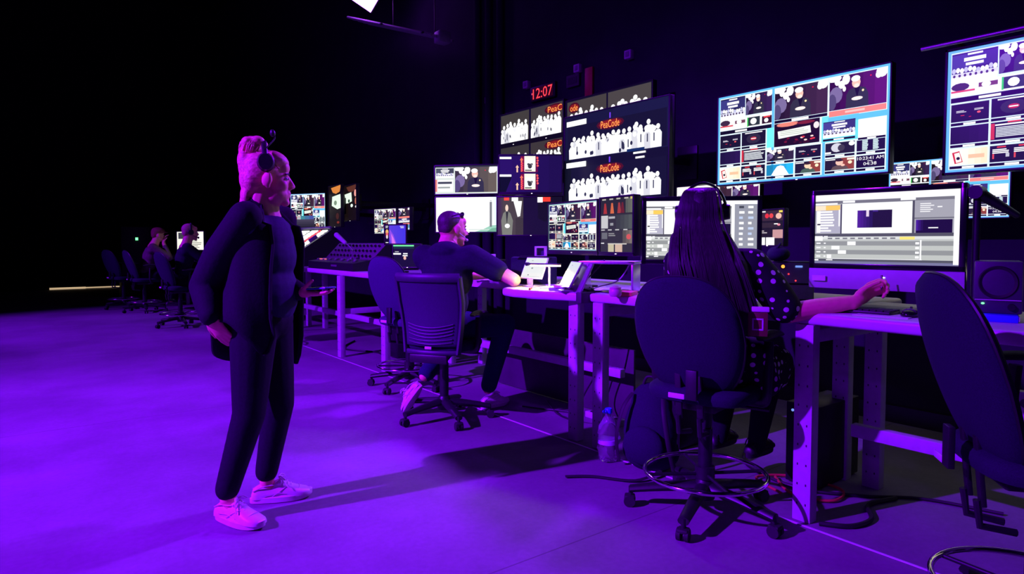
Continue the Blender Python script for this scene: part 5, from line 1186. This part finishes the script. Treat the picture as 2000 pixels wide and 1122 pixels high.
for r_ in range(5):
    for c2 in range(15): b.box((-.196 + .028 * c2, .048 - .024 * r_, .0175), (.023, .019, .006))
b.build('keys', M_rubber, t)
p_ = at(1777, 600, d=2.74); t = thing('computer_mouse', 'black mouse on the white desk, beside the empty chair\'s back', 'mouse', (p_.x, p_.y, DT), .2); b = B(); b.ell((0, 0, .012), (.058, .034, .024)); b.build('shell', M_gloss, t); b = B(); b.cyl((.03, -.004, .033), (.03, .004, .033), .008); b.build('wheel', M_rubber, t)
p_ = at(1728, 603, d=2.78); t = thing('paper_sheets', 'white paper sheet under the reaching hand', 'paper', (p_.x, p_.y, DT), .15); b = B(); b.box((0, 0, .0015), (.15, .21, .003)); b.build('sheet', M_paper, t)
p_ = at(1575, 585, d=2.95); t = thing('paper_sheets', 'white paper sheet beside the polka dot sleeve', 'paper', (p_.x + .1, p_.y, DT), -.2); b = B(); b.box((0, 0, .0015), (.15, .21, .003)); b.build('sheet', M_paper, t)
p_ = at(1600, 543, d=3.16); t = thing('sticky_label', 'pale sticky label on the silver chin', 'label', p_, radians(-84)); b = B(); b.box((0, -.006, 0), (.062, .003, .026)); b.build('paper', M_white, t)
# loudspeaker on a blue folder
p_ = at(1948, 606, d=2.60); rz = radians(-72)
t = thing('folder', 'bright blue folder lying under the black loudspeaker', 'folder', (p_.x, p_.y, DT), rz); b = B(); b.box((0, .05, .014), (.13, .22, .028), bev=.003); b.build('cover', M_blue, t); b = B(); b.box((0.004, .05, .014), (.13, .21, .018)); b.build('papers', M_paper, t)
t = thing('loudspeaker', 'black studio loudspeaker standing on the blue folder', 'loudspeaker', (p_.x, p_.y, DT + .028), rz)
b = B(); b.box((0, .085, .105), (.158, .17, .21), bev=.008); b.build('cabinet', M_grey_dark, t)
b = B(Matrix.Translation((0, -.002, .125)) @ Matrix.Rotation(pi / 2, 4, 'X')); b.lathe([(.0, -.014), (.018, -.012), (.022, -.022), (.055, .0), (.062, .006), (.066, .0), (.066, -.01)], n=36); b.build('woofer', M_rubber, t)
b = B(); b.box((0, -.003, .055), (.15, .006, .003)); b.build('trim_line', M_lilac, t); b = B(); b.ell((-.048, -.002, .040), (.006, .003, .004)); b.build('power_light', E_green, t); b = B(); b.cyl((.045, 0, .028), (.045, -.016, .028), .014, .012); b.build('volume_knob', M_dmetal, t)
# pole arm beside the big computer
a0 = at(1904, 545, d=2.74); a1 = at(1900, 376, d=2.74); a2 = at(1985, 420, d=2.74)
t = thing('boom_stand', 'black slanting boom arm on a post beside the big computer', 'arm', (a0.x, a0.y, DT), 0); O = Matrix.Translation(-V((a0.x, a0.y, DT)))
b = B(O); b.cyl((a0.x, a0.y, DT), (a0.x, a0.y, a1.z), .014); b.build('post', M_dmetal, t); b = B(O); b.box((a0.x, a0.y, DT + .015), (.12, .10, .03), bev=.006); b.build('clamp', M_grey, t)
b = B(O); b.cap((a0.x, a0.y, a1.z), a2, .026, .014); b.build('boom', M_black, t); b = B(O); b.cyl((a0.x - .03, a0.y, a1.z), (a0.x + .03, a0.y, a1.z), .028); b.build('joint', M_dmetal, t)

# ---- under and around the desks
def tower(lab, x, y, rz=0, h=.42):
    t = thing('computer_tower', lab, 'computer', (x, y, 0), rz, 'computers under the desks'); b = B(); b.box((0, 0, h / 2 + .01), (.42, .18, h), bev=.006); b.build('case', M_black, t); b = B(); b.box((-.212, 0, h / 2 + .01), (.006, .165, h - .03), bev=.002); f = b.build('front_panel', M_dmetal, t); b = B(); b.cyl((-.215, .05, h - .03), (-.219, .05, h - .03), .007); b.build('power_button', E_dblue, f)
    return t
tower('black computer tower on the floor under the polka dot woman\'s desk', 3.38, 2.60)
tower('black computer tower on the floor behind the end leg of the polka dot woman\'s desk', 3.42, 1.76, .0)
tower('black computer tower on the floor under the dark mixing console', 3.45, 6.4)
t = thing('power_strip', 'pale power strip lying on the floor under the lamp desk', 'power strip', (3.28, 3.25, 0), pi / 2); b = B(); b.box((0, 0, .022), (.34, .06, .044), bev=.006); b.build('housing', M_lgrey, t); b = B()
for k in range(5): b.cyl((-.12 + .06 * k, 0, .043), (-.12 + .06 * k, 0, .047), .018)
b.build('sockets', M_black, t)
t = thing('junction_box', 'pale junction box fixed behind the desk under the big computer', 'box', (3.62, .93, .52), 0); b = B(); b.box((0, 0, 0), (.05, .14, .14), bev=.006); b.build('housing', M_lgrey, t); b = B(); b.cyl((-.025, 0, .02), (-.035, 0, .02), .02); b.build('socket', M_black, t)
g = 'floor cables'
cable('red cable looping on the floor by the polka dot woman\'s shoes', [(3.2, 1.9, .012), (3.05, 1.72, .012), (3.12, 1.55, .012), (3.30, 1.60, .012), (3.28, 1.85, .012), (3.1, 1.95, .016), (3.0, 1.75, .018)], .007, M_cabler, group=g)
cable('black cable lying on the floor behind the chrome foot ring', [(3.55, 2.3, .01), (3.25, 2.1, .01), (3.15, 1.75, .01), (3.3, 1.5, .01), (3.5, 1.3, .01), (3.6, 1.0, .01)], .008, M_cable, group=g)
cable('black cable hanging in a long loop under the lamp desk', [(3.25, 3.1, .88), (3.2, 3.2, .5), (3.22, 3.3, .2), (3.2, 3.2, .012), (3.1, 3.5, .012), (3.3, 3.9, .012)], .007, M_cable, group=g)
cable('black cable hanging from the lamp desk crossbar to the floor', [(3.28, 3.3, .38), (3.24, 3.38, .22), (3.22, 3.5, .05), (3.15, 3.7, .012), (3.05, 3.9, .012)], .006, M_cable, group=g)
cable('blue wire curling in the gap beside the perforated desk leg', [(3.2, 2.62, .80), (3.18, 2.66, .70), (3.16, 2.58, .62), (3.18, 2.50, .66), (3.2, 2.46, .74)], .005, M_cableb, group=g)
cable('red wire rising over the black tower beside the perforated desk leg', [(3.2, 2.56, .46), (3.18, 2.55, .55), (3.17, 2.50, .66), (3.2, 2.48, .78)], .005, M_cabler, group=g)
cable('black cable bundle on the floor at the foot of the end desk leg', [(2.82, 1.46, .012), (2.90, 1.36, .012), (3.05, 1.34, .012), (3.2, 1.42, .015), (3.4, 1.38, .012)], .011, M_cable, group=g)
cable('black cable crossing the floor under the switcher desk', [(3.3, 5.9, .01), (3.1, 6.3, .01), (3.25, 6.8, .01), (3.05, 7.3, .01), (3.4, 7.8, .01)], .01, M_cable, group=g)
# water bottle
p_ = at(1188, 899, z=0); t = thing('water_bottle', 'large crumpled clear water bottle with a blue cap on the floor', 'bottle', (p_.x, p_.y, 0), 0)
b = B(); rings = []; r = random.Random(6); prof = [(.004, .002), (.052, .002), (.060, .012), (.058, .05), (.062, .07), (.056, .10), (.062, .13), (.058, .165), (.050, .20), (.034, .235), (.020, .262), (.018, .285)]
for i, (rr, z) in enumerate(prof): rings.append([(rr * (1 + (.10 * sin(3 * q + i * 1.7) + .05 * sin(5 * q + i)) * (1 if 1 < i < 10 else .1)) * cos(q), rr * (1 + (.10 * sin(3 * q + i * 1.7) + .05 * sin(5 * q + i)) * (1 if 1 < i < 10 else .1)) * sin(q), z) for q in [2 * pi * k / 24 for k in range(24)]])
b.loft(rings); b.build('bottle_body', M_pet, t); b = B(); b.lathe([(0, .276), (.021, .276), (.021, .30), (.018, .304), (0, .304)]); b.tube(smooth_path([(-.02, 0, .28), (-.045, -.01, .285), (-.055, -.01, .295), (-.03, 0, .298)]), .004); b.build('cap', M_blue, t); b = B(); b.lathe([(.0585, .10), (.0635, .102), (.0635, .128), (.0585, .13)]); b.build('paper_wrap', M_petl, t)
# rucksack
p_ = at(1268, 890, z=0); t = thing('rucksack', 'black rucksack slumped on the floor beside the clear bottle', 'bag', (2.80, 2.42, 0), radians(20))
b = B(); b.ell((0, 0, .20), (.10, .155, .22)); b.ell((.01, 0, .10), (.12, .165, .12)); b.ell((.02, 0, .36), (.075, .12, .12)); b.build('main_bag', M_fabric, t, remesh=.010, sm=4); b = B(); b.ell((-.10, 0, .15), (.05, .12, .11)); b.build('front_pocket', M_fabric, t, remesh=.009, sm=3)
for s in (-1, 1): b = B(); b.tube(pts3((-.04, s * .09, .42), (-.11, s * .12, .34), (-.12, s * .15, .18), (-.06, s * .16, .03)), .014, flat=.4); b.build('strap', M_rubber, t)
b = B(); b.tube(pts3((-.10, -.10, .03), (-.26, -.02, .012), (-.32, .20, .010), (-.40, .32, .010)), .012, flat=.4); b.build('loose_strap', M_rubber, t); b = B(); b.tube(pts3((.0, -.04, .47), (.0, -.02, .51), (0, .02, .51), (0, .04, .47)), .008); b.build('grab_handle', M_rubber, t)
# ------------------------------------------------------------------ things on the wall and overhead
a0 = at(1040, 186, X=XW - .05); a1 = at(1076, 173, X=XW - .05); cc = (a0 + a1) / 2; wc = abs(a1.y - a0.y) + .05
t = thing('led_clock', 'red glowing digital clock high on the wall above the hung televisions', 'clock', (XW - .04, cc.y, cc.z), -pi / 2); b = B(); b.box((0, .02, 0), (wc + .06, .04, .17), bev=.004); b.build('housing', M_black, t)
p = Paint(wc, .14, 1.6); p.fill((30, 2, 4)); p.text('12:07', .06, .08, .97, .92, (255, 60, 70)); p.rect(.0, .38, .035, .52, (255, 90, 110)); p.build('display', t, Matrix.Translation((0, -.002, 0)))
for i, (px, py) in enumerate(((1029, 166), (954, 196), (1129, 134), (1229, 107))):
    p_ = at(px, py, X=XW - .03); t = thing('wall_box', 'small pale violet socket box high on the dark wall', 'box', (XW - .03, p_.y, p_.z), -pi / 2, 'socket boxes on the wall'); b = B(); b.box((0, 0, 0), (.085, .06, .085), bev=.006); b.build('housing', M_lgrey, t); b = B(); b.box((0, -.032, 0), (.05, .004, .05), bev=.002); b.build('cover', M_grey, t)
p_ = at(1120, 158, X=XW - .02); t = thing('wall_panel', 'dull grey panel on the wall between the red clock and a magenta strip', 'panel', (XW - .02, p_.y, p_.z), -pi / 2); b = B(); b.box((0, 0, 0), (.20, .03, .13), bev=.004); b.build('plate', M_dpanel, t); b = B(); b.box((0, -.017, 0), (.14, .004, .07)); b.build('inset', M_dmetal, t)
p_ = at(1151, 164, X=XW - .02); t = thing('wall_strip', 'upright reddish strip on the wall above the hung televisions', 'strip', (XW - .02, p_.y, p_.z), -pi / 2); b = B(); b.box((0, 0, 0), (.11, .03, .34), bev=.004); b.build('board', M_red, t)
t = thing('hanging_rail', 'thin metal rail above the television at the photo\'s edge', 'rail', (4.02, 1.20, 2.40), 0); z_ = at(1850, 97, X=4.02).z - 2.40 + .03
b = B(); b.cyl((0, .36, z_), (0, -1.2, z_), .012); b.build('tube', M_alu, t)
for y in (.2, -1.0): b = B(); b.cyl((0, y, z_), (XW - 4.02 - .005, y, z_), .012); b.build('wall_arm', M_dmetal, t)
# stage light and the bar of pipes under the ceiling
p_ = at(708, -10, d=9.4)
t = thing('stage_light', 'bright violet white stage light high overhead, cut by the photo\'s top edge', 'light', p_, 0); aim = (V((0.5, 4.5, 0.5)) - p_).to_track_quat('-Z', 'Y').to_matrix().to_4x4() @ Matrix.Rotation(.65, 4, 'Z')
b = B(aim); b.box((0, 0, .12), (.46, .34, .22), bev=.02); b.build('housing', M_black, t); b = B(aim); b.box((0, 0, .004), (.42, .30, .02), bev=.004); b.build('lens', E_stage, t)
b = B(); b.tube([(-.26, 0, .1), (-.26, 0, .34), (.26, 0, .34), (.26, 0, .1)], .015); b.cyl((0, 0, .34), (0, 0, ZC - p_.z - .005), .02); b.build('yoke', M_dmetal, t)
light('stage_light_lamp', 'POINT', p_ + (V((0.5, 4.5, 0.5)) - p_).normalized() * .25, 22, (.35, .04, 1.0), shadow_soft_size=.15)
a0 = at(700, 40, d=9.6); a1 = at(864, 74, d=8.4); t = thing('pipe_rack', 'rack of parallel pipes hanging below the violet stage light', 'pipe rack', a0, 0); dv = (a1 - a0); n_ = V((dv.y, -dv.x, 0)).normalized()
for k in range(5):
    o_ = n_ * (.09 * (k - 2)); b = B(); b.cyl(o_, o_ + V((dv.x, dv.y, dv.z)), .018, n=8); b.build('pipe', M_grey, t)
b = B(); b.box(dv, (.17, .15, .15), bev=.02); b.build('end_block', M_grey, t)
for q in (.45, .92): b = B(); c_ = dv * q; b.cyl(c_ + V((0, 0, .0)), V((c_.x, c_.y, ZC - a0.z - .005)), .006); b.box(c_, (.03, .44, .02), rot=(0, 0, atan2(dv.y, dv.x))); b.build('hanger', M_dmetal, t)
# far rack with a green lamp
p_ = at(267, 467, d=14.6); t = thing('equipment_rack', 'dark equipment rack far off with one green lamp', 'rack', (p_.x, p_.y, 0), 0); b = B(); b.box((0, .25, .80), (.6, .5, 1.6), bev=.01); b.build('cabinet', M_black, t); b = B(); b.box((0, 0, p_.z), (.05, .03, .06)); b.build('green_lamp', E_green, t)
